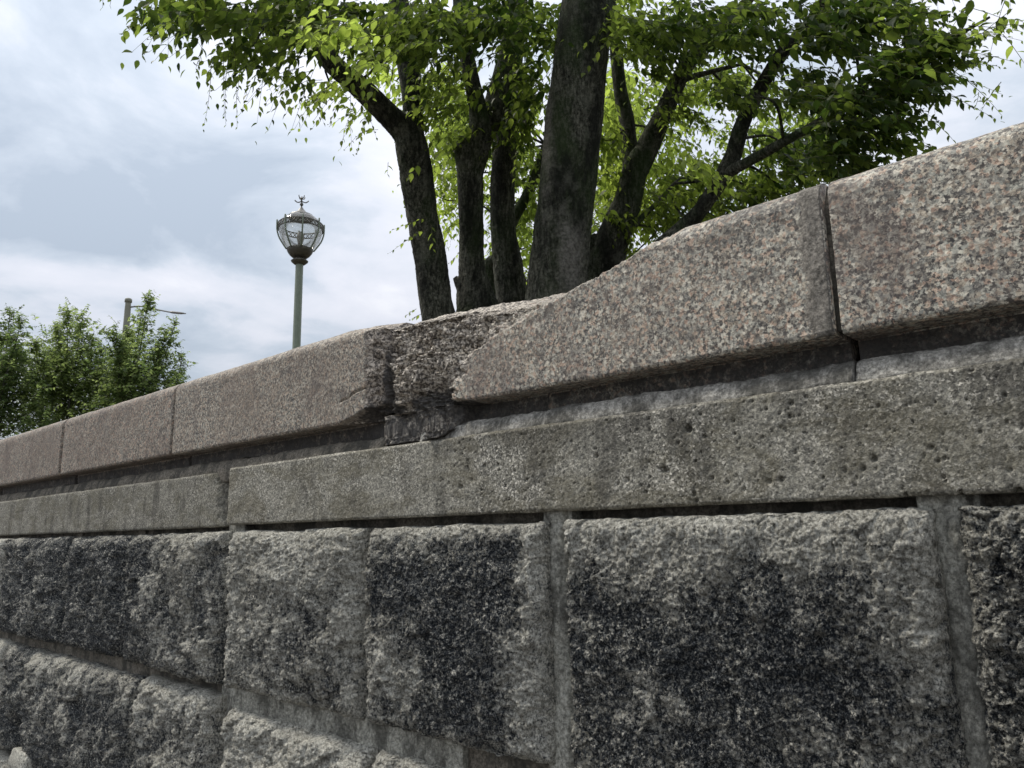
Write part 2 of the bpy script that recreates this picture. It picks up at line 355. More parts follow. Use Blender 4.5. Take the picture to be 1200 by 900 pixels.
def rough_block(x0, x1, z0, z1, yf=.985, R=.035, bulge=.018, base=.25, soot=(), seed=0, amp=1.0, label=None, dents=(), k=1.15):
    out_of_view = x1 < -4.4 or x0 > .3 or z1 < -1.0
    D = depth_at((x0+x1)/2); zs = max(.0012, D/720*k)
    if out_of_view: zs = .014
    xs, ex = round_profile(x0, x1, R, zs, .13, not out_of_view, k); zz, ez = round_profile(z0, z1, R, zs, .13)
    X, Z = np.meshgrid(xs, zz); EX, EZ = np.meshgrid(ex, ez)
    E = np.sqrt(EX**2+EZ**2)
    u = (X-x0)/(x1-x0)*2-1; v = (Z-z0)/(z1-z0)*2-1
    P = np.stack([X, np.full_like(X, yf), Z], -1); q = P+np.array([seed*3.7, seed*1.3, seed*2.1])
    d = E-bulge*(1-np.abs(u)**3)*(1-np.abs(v)**3)
    fade = np.clip(1.3-E/.10, .25, 1)
    d += amp*fade*(.030*fbm(q, 5.5, 3)+.014*fbm(q, 17, 3)+.012*fbm(q*np.array([1, 1, .7]), 38, 3, .6, True)+.010*fbm(q, 110, 3, .65, True))
    if not out_of_view: d += amp*fade*(.013*facets(X, Z, 9+seed % 4*2, seed)+.0075*facets(X, Z, 27, seed+5)+.0035*facets(X, Z, 70, seed+9))
    if not out_of_view and D < 1.9: d += amp*fade*.0040*fbm(q, 380, 2, .6)
    for (bx, bz, r, dep) in dents: d += dep*np.exp(-((X-bx)**2+(Z-bz)**2)/r**2*(1+.3*fbm(q, 30, 2)))
    edge = np.clip(1-E*0, 0, 1)
    P[..., 1] = yf+d
    P[..., 0] += .010*amp*fbm(q, 9, 3, off=40)*np.abs(u)**2+.004*fbm(q, 60, 2, off=9)*np.abs(u)
    P[..., 2] += .010*amp*fbm(q, 9, 3, off=80)*np.abs(v)**2+.004*fbm(q, 60, 2, off=3)*np.abs(v)
    edgew = np.maximum(np.abs(u), np.abs(v))
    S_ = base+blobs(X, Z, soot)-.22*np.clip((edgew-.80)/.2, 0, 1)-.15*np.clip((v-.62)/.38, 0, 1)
    # darker where a hollow lies below its surroundings
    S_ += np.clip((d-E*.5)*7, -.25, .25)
    o = make('rough_block', P.reshape(-1, 3), grid_faces(len(zz), len(xs)), M['rough'], wall, attrs={'soot': S_})
    if label: o['label'] = label
    return o
T1, B1 = .016, -.365            # first row
rows1 = [(-.219, .42, .66, []), (-.790, -.243, .53, [(-.70, -.14, .11, .10, .34), (-.50, -.20, .12, .12, .32), (-.37, -.15, .07, .09, .28), (-.55, -.33, .3, .06, .22), (-.52, -.02, .3, .05, -.28), (-.62, -.24, .05, .05, -.25)]),
         (-1.300, -.832, .50, [(-1.20, -.09, .10, .07, .38), (-1.02, -.16, .17, .10, .45), (-.93, -.07, .06, .09, .25), (-1.0, -.30, .16, .06, .28), (-1.19, -.26, .12, .05, -.12), (-.87, -.25, .04, .12, -.3)]),
         (-1.872, -1.324, .42, [(-1.58, -.17, .14, .09, .22), (-1.45, -.26, .10, .12, .20), (-1.7, -.03, .2, .07, -.12)]),
         (-2.500, -1.915, .70, [(-2.05, -.08, .12, .2, -.2), (-2.42, -.15, .12, .18, .2)]),
         (-3.030, -2.520, .86, [(-2.62, -.15, .09, .15, .15)]), (-3.74, -3.052, .90, [(-3.3, -.1, .1, .2, -.1)])]
x = -3.748
while x > XL: wd = random.uniform(.5, .68); rows1.append((x-wd, x, .5, [])); x -= wd+.01
rows1.append((.46, 1.04, .4, [])); rows1.append((1.08, 1.75, .4, [])); rows1.append((1.79, XR, .4, []))
for i, (a, b, bs, so_) in enumerate(rows1):
    j = abs(a+.79) < .01
    rough_block(a, b, B1-(.0 if a > -1.9 else -.008)+random.uniform(-.004, .004), T1+(.004 if a > -.9 else 0), seed=i+1, base=bs, soot=so_, R=.026 if i < 4 else .036, yf=.986 if i < 4 else random.uniform(.985, .998),
                bulge=.012 if i in (1, 0) else .02, amp=(.85, .60, .68, .85)[i] if i < 4 else .95,
                label=['rough block at the right edge of the photograph, past the wide mortar joint', 'large soot stained rough block', 'rough block with black soot on its upper half', 'mid grey rough block with few dark spots'][i] if i < 4 else None)
row2 = [(-1.852, -1.292, -.775, -.408, .30), (-1.275, -.60, -.775, -.412, .38), (-.57, .02, -.775, -.415, .4), (.05, .7, -.775, -.415, .4), (.74, 1.5, -.775, -.415, .4), (1.53, XR, -.775, -.415, .4),
        (-2.352, -1.903, -.775, -.386, .56), (-3.60, -2.392, -.772, -.392, .80)]
x = -3.61
while x > XL: wd = random.uniform(.5, .75); row2.append((x-wd, x, -.775, -.39, .5)); x -= wd+.012
for i, (a, b, z0, z1, bs) in enumerate(row2):
    rough_block(a, b, z0, z1, seed=i+31, base=bs, yf=.985, bulge=.024, dents=[(-3.36, -.70, .075, .12)] if abs(a+3.6) < .01 else (), soot=[(-2.95, -.45, .5, .05, -.2)] if abs(a+3.6) < .01 else [(b-.25, z1-.03, .3, .05, -.15)])
for r in range(3, 5):
    x = XL; z1 = -.79-(r-3)*.39
    while x < XR-.2:
        wd = random.uniform(.45, .8); e = min(x+wd, XR)
        rough_block(x, e, max(z1-.375, -EYE), z1, seed=r*50+int(x*3), base=.45, R=.04); x = e+.015
# small packing stone by the hollow, bottom left
P_, n_ = [], 18
th, ph = np.meshgrid(np.linspace(0, 2*pi, 2*n_, endpoint=False), np.linspace(0, pi, n_))
q = np.stack([np.sin(ph)*np.cos(th), np.sin(ph)*np.sin(th), np.cos(ph)], -1)
q = np.sign(q)*np.abs(q)**.7*(1+.25*fbm(q+5, 1.8, 3)[..., None])*np.array([.10, .035, .038])+np.array([-3.22, .985, -.755])
make('packing_stone', q.reshape(-1, 3), grid_faces(n_, 2*n_, True), M['rough'], wall, attrs={'soot': np.full(q[..., 0].size, .15)})['label'] = 'small pale packing stone beside a dark hollow'

def strip(name, x0, x1, prof, mat, seed=0, amp=.003, fr=30, res=None, label=None, cut=None, soot=None, k=1.2, xx=None, dmg=None, extra=None, cap_ends=True, mk=None):
    """a moulding: the closed profile [(y, z), ...] swept along X, with a worn, noisy surface and closed ends"""
    far = x1 < -4.4 or x0 > .3
    res = res or (max(.0014, depth_at((x0+x1)/2)/720*k) if not far else .015)
    xs = axis(x0, x1, 'x', k) if xx is None else xx
    pr = []
    for (a, b) in zip(prof[:-1], prof[1:]):
        seg = math.dist(a, b); vis = min(a[0], b[0]) < 1.12
        n = max(1, int(seg/(res if vis else .02))); t = np.linspace(0, 1, n, endpoint=False)[:, None]
        pr.append(np.array(a)*(1-t)+np.array(b)*t)
    pr.append(np.array([prof[-1]])); pr = np.concatenate(pr)
    Pn = np.gradient(pr, axis=0); nr = np.stack([-Pn[:, 1], Pn[:, 0]], -1); nr /= np.linalg.norm(nr, axis=1)[:, None]+1e-9
    nx, npn = len(xs), len(pr)
    P = np.zeros((npn, nx, 3)); P[..., 0] = xs[None]; P[..., 1] = pr[:, None, 0]; P[..., 2] = pr[:, None, 1]
    NV = np.zeros_like(P); NV[..., 1] = nr[:, None, 0]; NV[..., 2] = nr[:, None, 1]
    q = P+seed*2.3
    d = amp*(fbm(q, fr, 4, .55)+.8*fbm(q, fr*6, 3, .6)*.5)
    if extra is not None: d = d+extra(P, q)
    P = P+NV*d[..., None]
    at_ = {'soot': np.zeros((npn, nx)), 'broken': np.zeros((npn, nx))}
    if soot is not None: at_['soot'] = soot(P)
    if dmg is not None: P, at_['broken'], s2 = dmg(P, q); at_['soot'] = np.maximum(at_['soot'], s2)
    # round the arrises of the two ends
    V = P.reshape(-1, 3); F = grid_faces(npn, nx)
    attrs = {k_: a.ravel() for k_, a in at_.items()}
    if cap_ends:   # end caps as fans to the section's centre
        nv = len(V); c0, c1 = P[:, 0].mean(0), P[:, -1].mean(0); V = np.concatenate([V, [c0, c1]])
        idx = np.arange(npn)*nx
        f0 = np.stack([idx[:-1], idx[1:], np.full(npn-1, nv), np.full(npn-1, nv)], -1)
        f1 = np.stack([idx[1:]+nx-1, idx[:-1]+nx-1, np.full(npn-1, nv+1), np.full(npn-1, nv+1)], -1)
        tri = np.concatenate([f0[:, :3], f1[:, :3]])
        attrs = {k_: np.concatenate([a, [0, 0]]) for k_, a in attrs.items()}
        F3 = np.concatenate([F[:, [0, 1, 2]], F[:, [0, 2, 3]], tri]); F = F3
    o = make(name, V, F, mat, wall, attrs=attrs)
    if label: o['label'] = label
    return o

# --- ledge (string) course
pitspots = None
def pit_fn(x0, x1, z0, z1, n, seed):
    r = np.random.default_rng(seed); px = r.uniform(x0, x1, n); pz = r.uniform(z0, z1, n); pr_ = r.gamma(1.0, .0006, n)+.0008
    def f(P, q):
        d = np.zeros(P.shape[:2]); face = P[..., 1] < 1.02; xs = P[0, :, 0]
        for a, b, c in zip(px, pz, pr_):
            i0, i1 = np.searchsorted(xs, [a-3*c, a+3*c]); 
            if i1-i0 < 2: continue
            sub = P[:, i0:i1]; rr = ((sub[..., 0]-a)**2+(sub[..., 2]-b)**2)/c**2
            d[:, i0:i1] -= c*2.2*np.exp(-rr**1.5)*face[:, i0:i1]
        return d+.0007*fbm(q, 240, 3, .65, True)*face
    return f
LB, LT = .034, .181
lprof = [(1.16, LB), (1.004, LB), (1.0, LB+.004), (1.0, LT-.004), (1.004, LT), (1.055, LT+.012), (1.16, LT+.012)]
def lsoot(P):
    X, Z = P[..., 0], P[..., 2]
    s = .55*np.clip((LB+.010-Z)/.010, 0, 1)*0+blobs(X, Z, [(-.62, .16, .30, .04, .30), (-.9, .17, .2, .03, .2), (-.30, .07, .10, .03, .18), (-.2, .15, .07, .04, .18)])
    return np.clip(s*(.75+.9*fbm(P, 22, 4)), 0, .85)
strip('ledge_stone', -1.902, .95, lprof, M['ledge'], 3, .0030, 18, label='long pitted ledge stone', soot=lsoot, extra=pit_fn(-1.1, .1, LB, LT, 900, 5), k=1.15)
strip('ledge_stone', .956, XR, lprof, M['ledge'], 4, .003, 18)
lp2 = [(y+(.012 if y < 1.1 else 0), z-.004) for y, z in lprof]
def brk_end(P, q):
    X, Y, Z = P[..., 0], P[..., 1], P[..., 2]
    t = np.clip((X+1.995+.022*fbm(q, 30, 3)+.03*(Z-.11)/.07)/.09, 0, 1); face = Y < 1.05
    d = t*(.035+.045*fbm(q, 60, 4, .6, True))*face; P = P.copy(); P[..., 1] += d
    return P, t*face*1.0, t*face*(.35+.5*np.clip(fbm(q, 50, 3)*4, 0, 1))
strip('ledge_stone', -4.15, -1.925, lp2, M['ledge_far'], 5, .004, 14, label='darker ledge stone with a crumbled right end', dmg=brk_end)
strip('ledge_stone', -6.6, -4.16, lp2, M['ledge_far'], 6); strip('ledge_stone', XL, -6.61, lp2, M['ledge_far'], 7)

# --- mortar bed on the ledge (the pale sloping strip) and between rows
def bed_soot(P): return np.clip(.5*fbm(P, 12, 4)+.25*(P[..., 0] < -1.1), 0, .8)
bed = [(1.10, .150), (1.012, .150), (1.0115, LT+.004), (1.020, .206), (1.030, .2125), (1.10, .2125)]
strip('mortar_bed', -.315, XR, bed, M['mortar_bed'], 11, .006, 16, label='pale mortar strip under the coping, right of the crack', soot=bed_soot)
strip('mortar_bed', -1.16, -.3185, bed, M['mortar_bed'], 12, .008, 14, label='pale mortar strip under the chipped coping stone', soot=bed_soot)
strip('mortar_bed', -1.913, -1.17, [(y+.006, z-(.004 if z > .16 else 0)) for y, z in bed], M['mortar_dark'], 13, .008, 14, soot=bed_soot)
strip('mortar_bed', XL, -1.914, [(y+.012, z) for y, z in bed], M['mortar_dark'], 14, .009, 10, soot=bed_soot)

# --- coping stones
CB, CT, CR = .246, .466, .034
aa = np.linspace(0, pi/2, 9)
cprof = [(1.40, .2075), (1.066, .2075), (1.062, .213), (1.060, CB+.004), (1.056, CB), (1.004, CB), (1.0, CB+.005), (1.0, CT-CR)] + \
        [(1.0+CR*(1-cos(t)), CT-CR+CR*sin(t)) for t in aa[1:]] + [(1.40, CT+.006), (1.40, .2075)]
def w2(x, y):                   # photograph -> (X, Z) on the coping's face plane
    d = at(x, y, 1.0); return d[0]/d[1], d[2]/d[1]
def clip(P, planes, q):
    """knock chunks off: move whatever lies outside a fracture plane back onto it"""
    br = np.zeros(P.shape[:2])
    for (P0, n, na, nf, mask) in planes:
        n = np.array(n, float); n /= np.linalg.norm(n)
        dist = (P-np.array(P0))@n+na*(fbm(q, nf, 4, .55)+.35*fbm(q, nf*5, 4, .62, True))
        if mask is not None: dist = dist-mask(P)*.5
        mv = np.clip(dist, 0, None)
        P = P-n*mv[..., None]; br = np.maximum(br, np.clip(mv/.003, 0, 1))
    return P, br
JX = -1.275                      # broken joint
def cut_top(P, q, xs_, zs_, na, nf):
    """the knocked off upper front edge: surface rises inwards from the height zs_ at the face"""
    n = np.array([0, -.42, .90]); n /= np.linalg.norm(n)
    jag = na*(fbm(q*np.array([1, .3, .3]), nf, 3)+.4*fbm(q, nf*3, 4, .6, True)+.25*fbm(q, nf*12, 3, .6, True))
    dist = (P[..., 1]-1)*n[1]+(P[..., 2]-np.interp(P[..., 0], xs_, zs_))*n[2]+jag
    mv = np.clip(dist, 0, None); return P-n*mv[..., None], np.clip(mv/.003, 0, 1)
def rock(q): return .9*fbm(q, 17, 3)+.8*fbm(q, 45, 3, .6, True)+.45*fbm(q, 130, 3, .65, True)+.2*fbm(q, 350, 2)
def dmg3(P, q):
    P0 = P.copy(); keep = P[..., 1] > 1.30; X, Z = P[..., 0], P[..., 2]
    a = w2(705, 318); b = w2(540, 468)
    lx, lz = b[0]-a[0], b[1]-a[1]; L_ = math.hypot(lx, lz); mx_, mz = lz/L_, -lx/L_
    if mx_ > 0: mx_, mz = -mx_, -mz
    edge_ = np.array([w2(*p_) for p_ in ((578, 476), (556, 470), (536, 466), (533, 452), (549, 436), (553, 414), (583, 391), (637, 361), (672, 334), (715, 305), (800, 262))])
    o_ = np.argsort(edge_[:, 1]); dl = (np.interp(Z, edge_[o_, 1], edge_[o_, 0])-X)*.75+.022*fbm(q, 10, 3)+.022*fbm(q, 30, 4, .6, True)
    e = np.clip(dl, 0, None); wl = np.clip((-.80-X)/.22, 0, 1); wl = .30+.70*wl
    dep = np.where(dl > 0, (.026*(1-np.exp(-e/.045))+.03*e)*wl+np.clip(e/.03, 0, 1)*(.008+.008*wl)*rock(q)+wl*np.clip(e/.03, 0, 1)*(.026*facets(X, Z, 13, 2)+.014*facets(X, Z, 34, 3)+.006*facets(X, Z, 80, 6)), 0)
    dep += np.clip(e/.03, 0, 1)*(.018*np.exp(-(((X+1.13)/.085)**2+((Z-.268)/.032)**2))+.025*np.exp(-(((X+1.06)/.03)**2+((Z-.262)/.018)**2))
                                 -.014*np.exp(-(((X+1.17)/.06)**2+((Z-.335)/.035)**2)))
    # a diagonal crack and a loose lump under the top edge
    c1 = np.abs((Z-.375)-.55*(X+1.17)+.006*fbm(q, 25, 2)); dep += np.where((X < -1.04)&(dl > 0), .018*np.exp(-(c1/.0035)**2), 0)
    c2 = np.abs(X+.975+.5*(Z-.37)+.006*fbm(q, 30, 2)); dep += np.where((Z > .345)&(dl > 0), .012*np.exp(-(c2/.003)**2), 0)
    body = (P[..., 1] < 1.15)&(P0[..., 2] > CB-.001)
    P[..., 1] = np.where(body&(P[..., 1] < 1.0+dep), 1.0+dep, P[..., 1]); br = np.where(body, np.clip(dl/.012, 0, 1)*(.25+.75*np.clip((-.84-X)/.16, 0, 1)), 0)
    P, b2 = cut_top(P, q, [-1.3, -1.24, -1.2, -1.1, -1.035, -.96, -.81, -.69, -.60, -.54, -.46, -.40], [.425, .422, .424, .417, .408, .397, .389, .421, .440, .452, .470, .60], .011, 13)
    br = np.maximum(br, b2*(.35+.65*np.clip((-.84-X)/.16, 0, 1)))
    foot = (P0[..., 2] < CB+.001)&(P0[..., 1] < 1.1)&(X < -1.015)
    t = np.clip((-1.015-X)/.03, 0, 1)
    P[..., 1] = np.where(foot, np.maximum(P[..., 1]*(1-t)+t*(1.010+.05*np.clip((-1.07-X)/.03, -1, 0)*-1), 1.0)+t*(.009*rock(q)+.020*facets(X*1.0, Z*.6+P0[..., 1]*.8, 24, 11)), P[..., 1]); br = np.maximum(br, foot*t); P[..., 2] -= np.where(foot&(P0[..., 2] < .225), .022*np.clip((-1.05-X)/.04, 0, 1), 0)
    P = np.where(keep[..., None], P0, P); br = np.where(keep, 0, br)
    X, Z = P[..., 0], P[..., 2]
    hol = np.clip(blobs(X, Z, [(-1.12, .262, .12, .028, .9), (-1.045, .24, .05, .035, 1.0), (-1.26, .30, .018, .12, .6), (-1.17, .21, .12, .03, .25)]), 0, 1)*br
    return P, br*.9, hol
def stain_shade3(P):
    X, Z = P[..., 0], P[..., 2]
    s = blobs(X, Z, [(-.62, .40, .14, .035, .24), (-.42, .43, .10, .04, .32), (-.50, .38, .06, .05, .18)])+.30*np.clip((Z-.40)/.06, 0, 1)*(P[..., 1] < 1.2)+blobs(X, Z, [(-.86, .33, .10, .05, .30), (-.98, .27, .05, .05, .3)])
    return s+.9*(Z < CB-.001)*(P[..., 1] > 1.03)*(P[..., 1] < 1.2)*.75  # shadow of the recess under the coping, painted into the colour
strip('coping_stone', JX+.004, -.332, cprof, M['granite_near'], 21, .0022, 12, label='pink granite coping stone with its top left corner broken away', dmg=dmg3, soot=stain_shade3, k=.95)
def stain_shade4(P): return .32*np.clip((P[..., 2]-.41)/.05, 0, 1)*(P[..., 1] < 1.2)+.70*(P[..., 2] < CB-.001)*(P[..., 1] > 1.03)+blobs(P[..., 0], P[..., 2], [(-.23, .35, .02, .02, .3)])  # stains, plus painted shade on the recessed foot
strip('coping_stone', -.322, .62, cprof, M['granite_near'], 22, .0020, 12, label='speckled granite coping stone nearest the camera', soot=stain_shade4, k=1.1)
def dmg2(P, q):
    P0 = P.copy(); keep = P[..., 1] > 1.3; X, Z = P[..., 0], P[..., 2]
    e = np.clip(X+1.332+.020*fbm(q, 14, 3)+.10*np.clip(Z-.40, 0, 1), 0, None)
    dep = np.where(e > 0, .026*(1-np.exp(-e/.025))+np.clip(e/.02, 0, 1)*(.010*rock(q)+.018*facets(X, Z, 22, 4)+.008*facets(X, Z, 60, 8)), 0)
    f = np.clip(((X+1.43)*.235-(Z-.247))*.97+.006*fbm(q, 20, 3), 0, None)      # the lower corner is gone
    dep += np.where(f > 0, .055*(1-np.exp(-f/.014))+np.clip(f/.01, 0, 1)*.010*rock(q), 0)
    c1 = np.abs(Z-.315-.25*(X+1.33)+.012*fbm(q, 14, 3)); dep += np.where((X > -1.42)&(X < -1.30), .006*np.exp(-(c1/.002)**2), 0)
    body = (P[..., 1] < 1.15)&(P0[..., 2] > CB-.001)
    P[..., 1] = np.where(body&(P[..., 1] < 1.0+dep), 1.0+dep, P[..., 1]); br = np.where(body, np.clip(np.maximum(e, f)/.006, 0, 1), 0)
    P, b2 = cut_top(P, q, [-1.62, -1.5, -1.42, -1.34, -1.30, -1.26], [.50, .466, .455, .446, .440, .425], .007, 15)
    br = np.maximum(br, b2)
    P = np.where(keep[..., None], P0, P); br = np.where(keep, 0, br); X, Z = P[..., 0], P[..., 2]
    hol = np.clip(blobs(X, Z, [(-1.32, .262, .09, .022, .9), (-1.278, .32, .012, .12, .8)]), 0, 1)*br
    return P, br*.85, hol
def recess_shade(P): return .70*(P[..., 2] < CB-.001)*(P[..., 1] > 1.03)  # painted shade on the recessed foot below the soffit
strip('coping_stone', -2.252, JX-.003, cprof, M['granite_far'], 23, .0025, 10, label='grey granite coping stone with a broken right end', dmg=dmg2, soot=recess_shade, k=.8)
x = -2.267
for i in range(9):
    a = max(x-.916, XL)
    strip('coping_stone', a, x, cprof, M['granite_brown'], 24+i, .003, 9, soot=recess_shade); x = a-.024
    if x < XL+.1: break
x = .63
while x < XR: strip('coping_stone', x, min(x+.93, XR), cprof, M['granite_near'], 40+int(x*3), soot=stain_shade4); x += .94
# mortar smeared over the last joint, and joint fillings
off = lambda d, s=0: [(y-d if y < 1.05 and y < 1.02 else y, z) for y, z in cprof]
jp = [(1.20, CB+.002), (1.002, CB+.0005)]+[(.9985, CB+.006), (.9985, CT-CR)]+[(.9985+(CR+.0015)*(1-cos(t)), CT-CR+(CR+.0015)*sin(t)) for t in aa[1:]]+[(1.20, CT+.004), (1.20, CB+.002)]
def smear(P, q):
    P = P.copy(); t = np.clip((-.356-P[..., 0]+.022*fbm(q, 22, 4))/.020, 0, 1); P[..., 1] += t*.006*(P[..., 1] < 1.1); P[..., 2] -= t*.006*(P[..., 2] > CT-.02)
    return P, t*0, t*0
strip('mortar_joint', -.380, -.3335, jp, M['mortar_brown'], 51, .0022, 40, label='mortar smeared over the joint of the two nearest coping stones', dmg=smear)
ji = [(1.3, CB+.006), (1.012, CB+.006), (1.012, CT-CR-.01), (1.03, CT-.003), (1.3, CT+.004), (1.3, CB+.006)]
for jx, wd in ((-.327, .010), (-2.258, .018), (-3.195, .024), (-4.132, .024)):
    strip('mortar_joint', jx-wd/2, jx+wd/2, ji, M['mortar_dark'], 60+jx, .002, 30, xx=np.linspace(jx-wd/2, jx+wd/2, 5))

# --- mortar between the rough blocks: sheets set back, with raised pointing where it shows
def msheet(name, x0, x1, z0, z1, y, mat, seed, amp=.006, label=None, fn=None):
    xs = axis(x0, x1, 'x', 1.6); zz = np.linspace(z0, z1, max(3, int((z1-z0)/.003))) if x0 > -4.5 and x1 < .4 and z1-z0 < .5 else np.linspace(z0, z1, 12)
    X, Z = np.meshgrid(xs, zz); P = np.stack([X, np.full_like(X, y), Z], -1); q = P+seed
    P[..., 1] += amp*(fbm(q*np.array([1, 1, .5]), 22, 4)+.7*fbm(q*np.array([1, 1, .5]), 90, 3, .6, True))
    if fn: P[..., 1] += fn(X, Z, q)
    # close the body backwards
    n0, n1 = P.shape[:2]; ring = np.concatenate([P[0, :], P[1:, -1], P[-1, ::-1][1:], P[::-1, 0][1:-1]])
    back = ring.copy(); back[:, 1] = 1.13
    V = np.concatenate([P.reshape(-1, 3), ring, back]); m_ = len(ring); b0 = n0*n1; i = np.arange(m_); j = (i+1) % m_
    F = np.concatenate([grid_faces(n0, n1), np.stack([b0+i, b0+m_+i, b0+m_+j, b0+j], -1)])
    o = make(name, V, F, mat, wall)
    if label: o['label'] = label
    return o
ridge = lambda cx, wd, h: (lambda X, Z, q: -h*np.exp(-((X-cx+.003*fbm(q, 12, 2))/wd)**2)+.010*np.exp(-((X-cx-.016+.003*fbm(q, 9, 2, off=7))/.0035)**2)*1.0)
msheet('mortar_joint', -.262, -.196, -.40, .034, 1.018, M['mortar'], 1, .007, 'wide pale mortar joint with a raised ridge', ridge(-.222, .010, .006))
msheet('mortar_joint', -.845, -.785, -.40, .034, 1.016, M['mortar'], 2, .009, 'pale mortar joint between the two sooty blocks', ridge(-.815, .012, .004))
msheet('mortar_joint', -1.335, -1.29, -.40, .034, 1.050, M['mortar_dark'], 3)
msheet('mortar_joint', -1.93, -1.845, -.80, .034, 1.022, M['mortar'], 4, .008)
msheet('mortar_joint', -2.53, -2.48, -.40, .034, 1.035, M['mortar_dark'], 5)
msheet('mortar_joint', -3.06, -3.01, -.40, .034, 1.035, M['mortar_dark'], 6)
msheet('mortar_bed', -1.845, -1.05, -.425, -.345, 1.018, M['mortar'], 7, .009, 'pale mortar bed under the mid grey block')
msheet('mortar_bed', -1.05, XR, -.425, -.345, 1.03, M['mortar_dark'], 8)
msheet('mortar_bed', XL, -1.93, -.400, -.35, 1.036, M['mortar_dark'], 9)
msheet('mortar_bed', XL, XR, -.80, -.765, 1.045, M['mortar_dark'], 10)
msheet('mortar_bed', XL, XR, .004, .036, 1.045, M['mortar_dark'], 12, .006)
# core behind everything
cb = np.array([[x, y, z] for x in (XL, XR) for y in (1.105, 1.36) for z in (-EYE, .205)])
make('wall_core', cb, [[0, 1, 3, 2], [4, 6, 7, 5], [0, 4, 5, 1], [2, 3, 7, 6], [1, 5, 7, 3], [0, 2, 6, 4]], M['core'], wall, smooth=False)

# ------------------------------------------------------------------ tubes, trunks
def catmull(K, n):
    K = np.array(K, float); K = np.concatenate([[2*K[0]-K[1]], K, [2*K[-1]-K[-2]]]); out = []
    for i in range(1, len(K)-2):
        t = np.linspace(0, 1, n, endpoint=False)[:, None]; p0, p1, p2, p3 = K[i-1:i+3]
        out.append(.5*((2*p1)+(-p0+p2)*t+(2*p0-5*p1+4*p2-p3)*t*t+(-p0+3*p1-3*p2+p3)*t**3))
    out.append(K[-2][None]); return np.concatenate(out)
def tube_geo(path, rad, nseg, noise=0.0, seed=0.0, fr=6.0):
    path = np.asarray(path, float); T = np.gradient(path, axis=0); T /= np.linalg.norm(T, axis=1)[:, None]+1e-9
    ref = np.array([.3, .9, .1]); N1 = np.cross(T, ref); N1 /= np.linalg.norm(N1, axis=1)[:, None]+1e-9; N2 = np.cross(T, N1)
    a = np.linspace(0, 2*pi, nseg, endpoint=False)
    D = N1[:, None]*np.cos(a)[None, :, None]+N2[:, None]*np.sin(a)[None, :, None]
    P = path[:, None]+D*np.asarray(rad)[:, None, None]
    if noise:
        q = P+seed; q2 = q*np.array([1, 1, .45])
        P = P+D*(np.asarray(rad)[:, None]*noise*(fbm(q2, fr, 3)+.45*fbm(q2, fr*5, 3, .6, True)+(.22*fbm(q2*np.array([1, 1, .5]), fr*16, 3, .6, True) if nseg >= 40 else 0)))[..., None]
    V = np.concatenate([P.reshape(-1, 3), path[:1], path[-1:]]); n = len(path)
    F = grid_faces(n, nseg, True); e0 = n*nseg; i = np.arange(nseg); j = (i+1) % nseg
    tri = np.concatenate([np.stack([j, i, np.full(nseg, e0)], -1), np.stack([(n-1)*nseg+i, (n-1)*nseg+j, np.full(nseg, e0+1)], -1)])
    return V, np.concatenate([F[:, [0, 1, 2]], F[:, [0, 2, 3]], tri])
TD = 4.5
tree_base = at(590, 540, TD+.1); tree_base[2] = TERR-EYE
tree = empty('street_tree', tuple(tree_base+np.array([0, 0, EYE])), 'multi stemmed leafy tree with mossy dark trunks spreading above the wall', 'tree')
limbs = []                       # every limb's path points, for hanging twigs on
def limb(name, K, nseg=72, n=22, noise=.16, seed=0, label=None, lichen=None, base=False):
    """K: list of (x, y, depth, radius in photo px)"""
    pts = [list(at(x, y, d))+[r/FPX*d] for x, y, d, r in K]
    if base is not False:
        bx, by, r0 = base; pts = [[tree_base[0]+bx, tree_base[1]+by, tree_base[2]-.06, r0]]+pts
    C4 = catmull(pts, n); path, rad = C4[:, :3], np.maximum(C4[:, 3], .003)
    V, F = tube_geo(path, rad, nseg, noise, seed)
    li = np.zeros(len(V))
    if lichen:
        pp = V-np.array([0, 0, 0]); dep = pp@fw; px = 600+(pp@right_c)/dep*FPX; py = 450-(pp@up_c)/dep*FPX
        for (lx, ly, rx, ry) in lichen: li = np.maximum(li, np.clip(1.5*np.exp(-(((px-lx)/rx)**2+((py-ly)/ry)**2))+.9*fbm(V, 14, 4)-.3, 0, .9))
    limbs.append((path, rad))
    o = make(name, V, F, M['bark'], tree, attrs={'lichen': li})
    if label: o['label'] = label
    return o
limb('trunk', [(535, 460, 4.5, 22), (515, 375, 4.5, 20), (503, 300, 4.5, 19), (491, 230, 4.45, 19), (485, 185, 4.4, 19), (480, 160, 4.4, 17), (478, 146, 4.4, 8)], seed=1, base=(-.22, -.02, .16), label='leftmost trunk, forking into an arching limb')
limb('branch', [(491, 230, 4.42, 8), (487, 200, 4.4, 14), (478, 160, 4.4, 16), (455, 135, 4.35, 14), (425, 105, 4.25, 13), (395, 80, 4.15, 12), (378, 58, 4.1, 12), (362, 30, 4.05, 11), (350, -30, 4.0, 10), (335, -90, 4, 8)], seed=2, label='limb arching up to the left')
limb('branch', [(380, 62, 4.1, 9), (360, 48, 4.08, 8), (335, 42, 4.0, 7), (310, 32, 3.95, 6), (275, 18, 3.9, 5), (235, 10, 3.8, 4), (190, 8, 3.7, 2.5)], nseg=16, seed=3)
limb('branch', [(487, 200, 4.45, 8), (486, 175, 4.45, 12), (485, 145, 4.5, 12), (483, 110, 4.5, 12), (478, 70, 4.5, 13), (470, 20, 4.5, 12), (460, -60, 4.5, 9)], seed=4, label='upright limb behind the arching one')
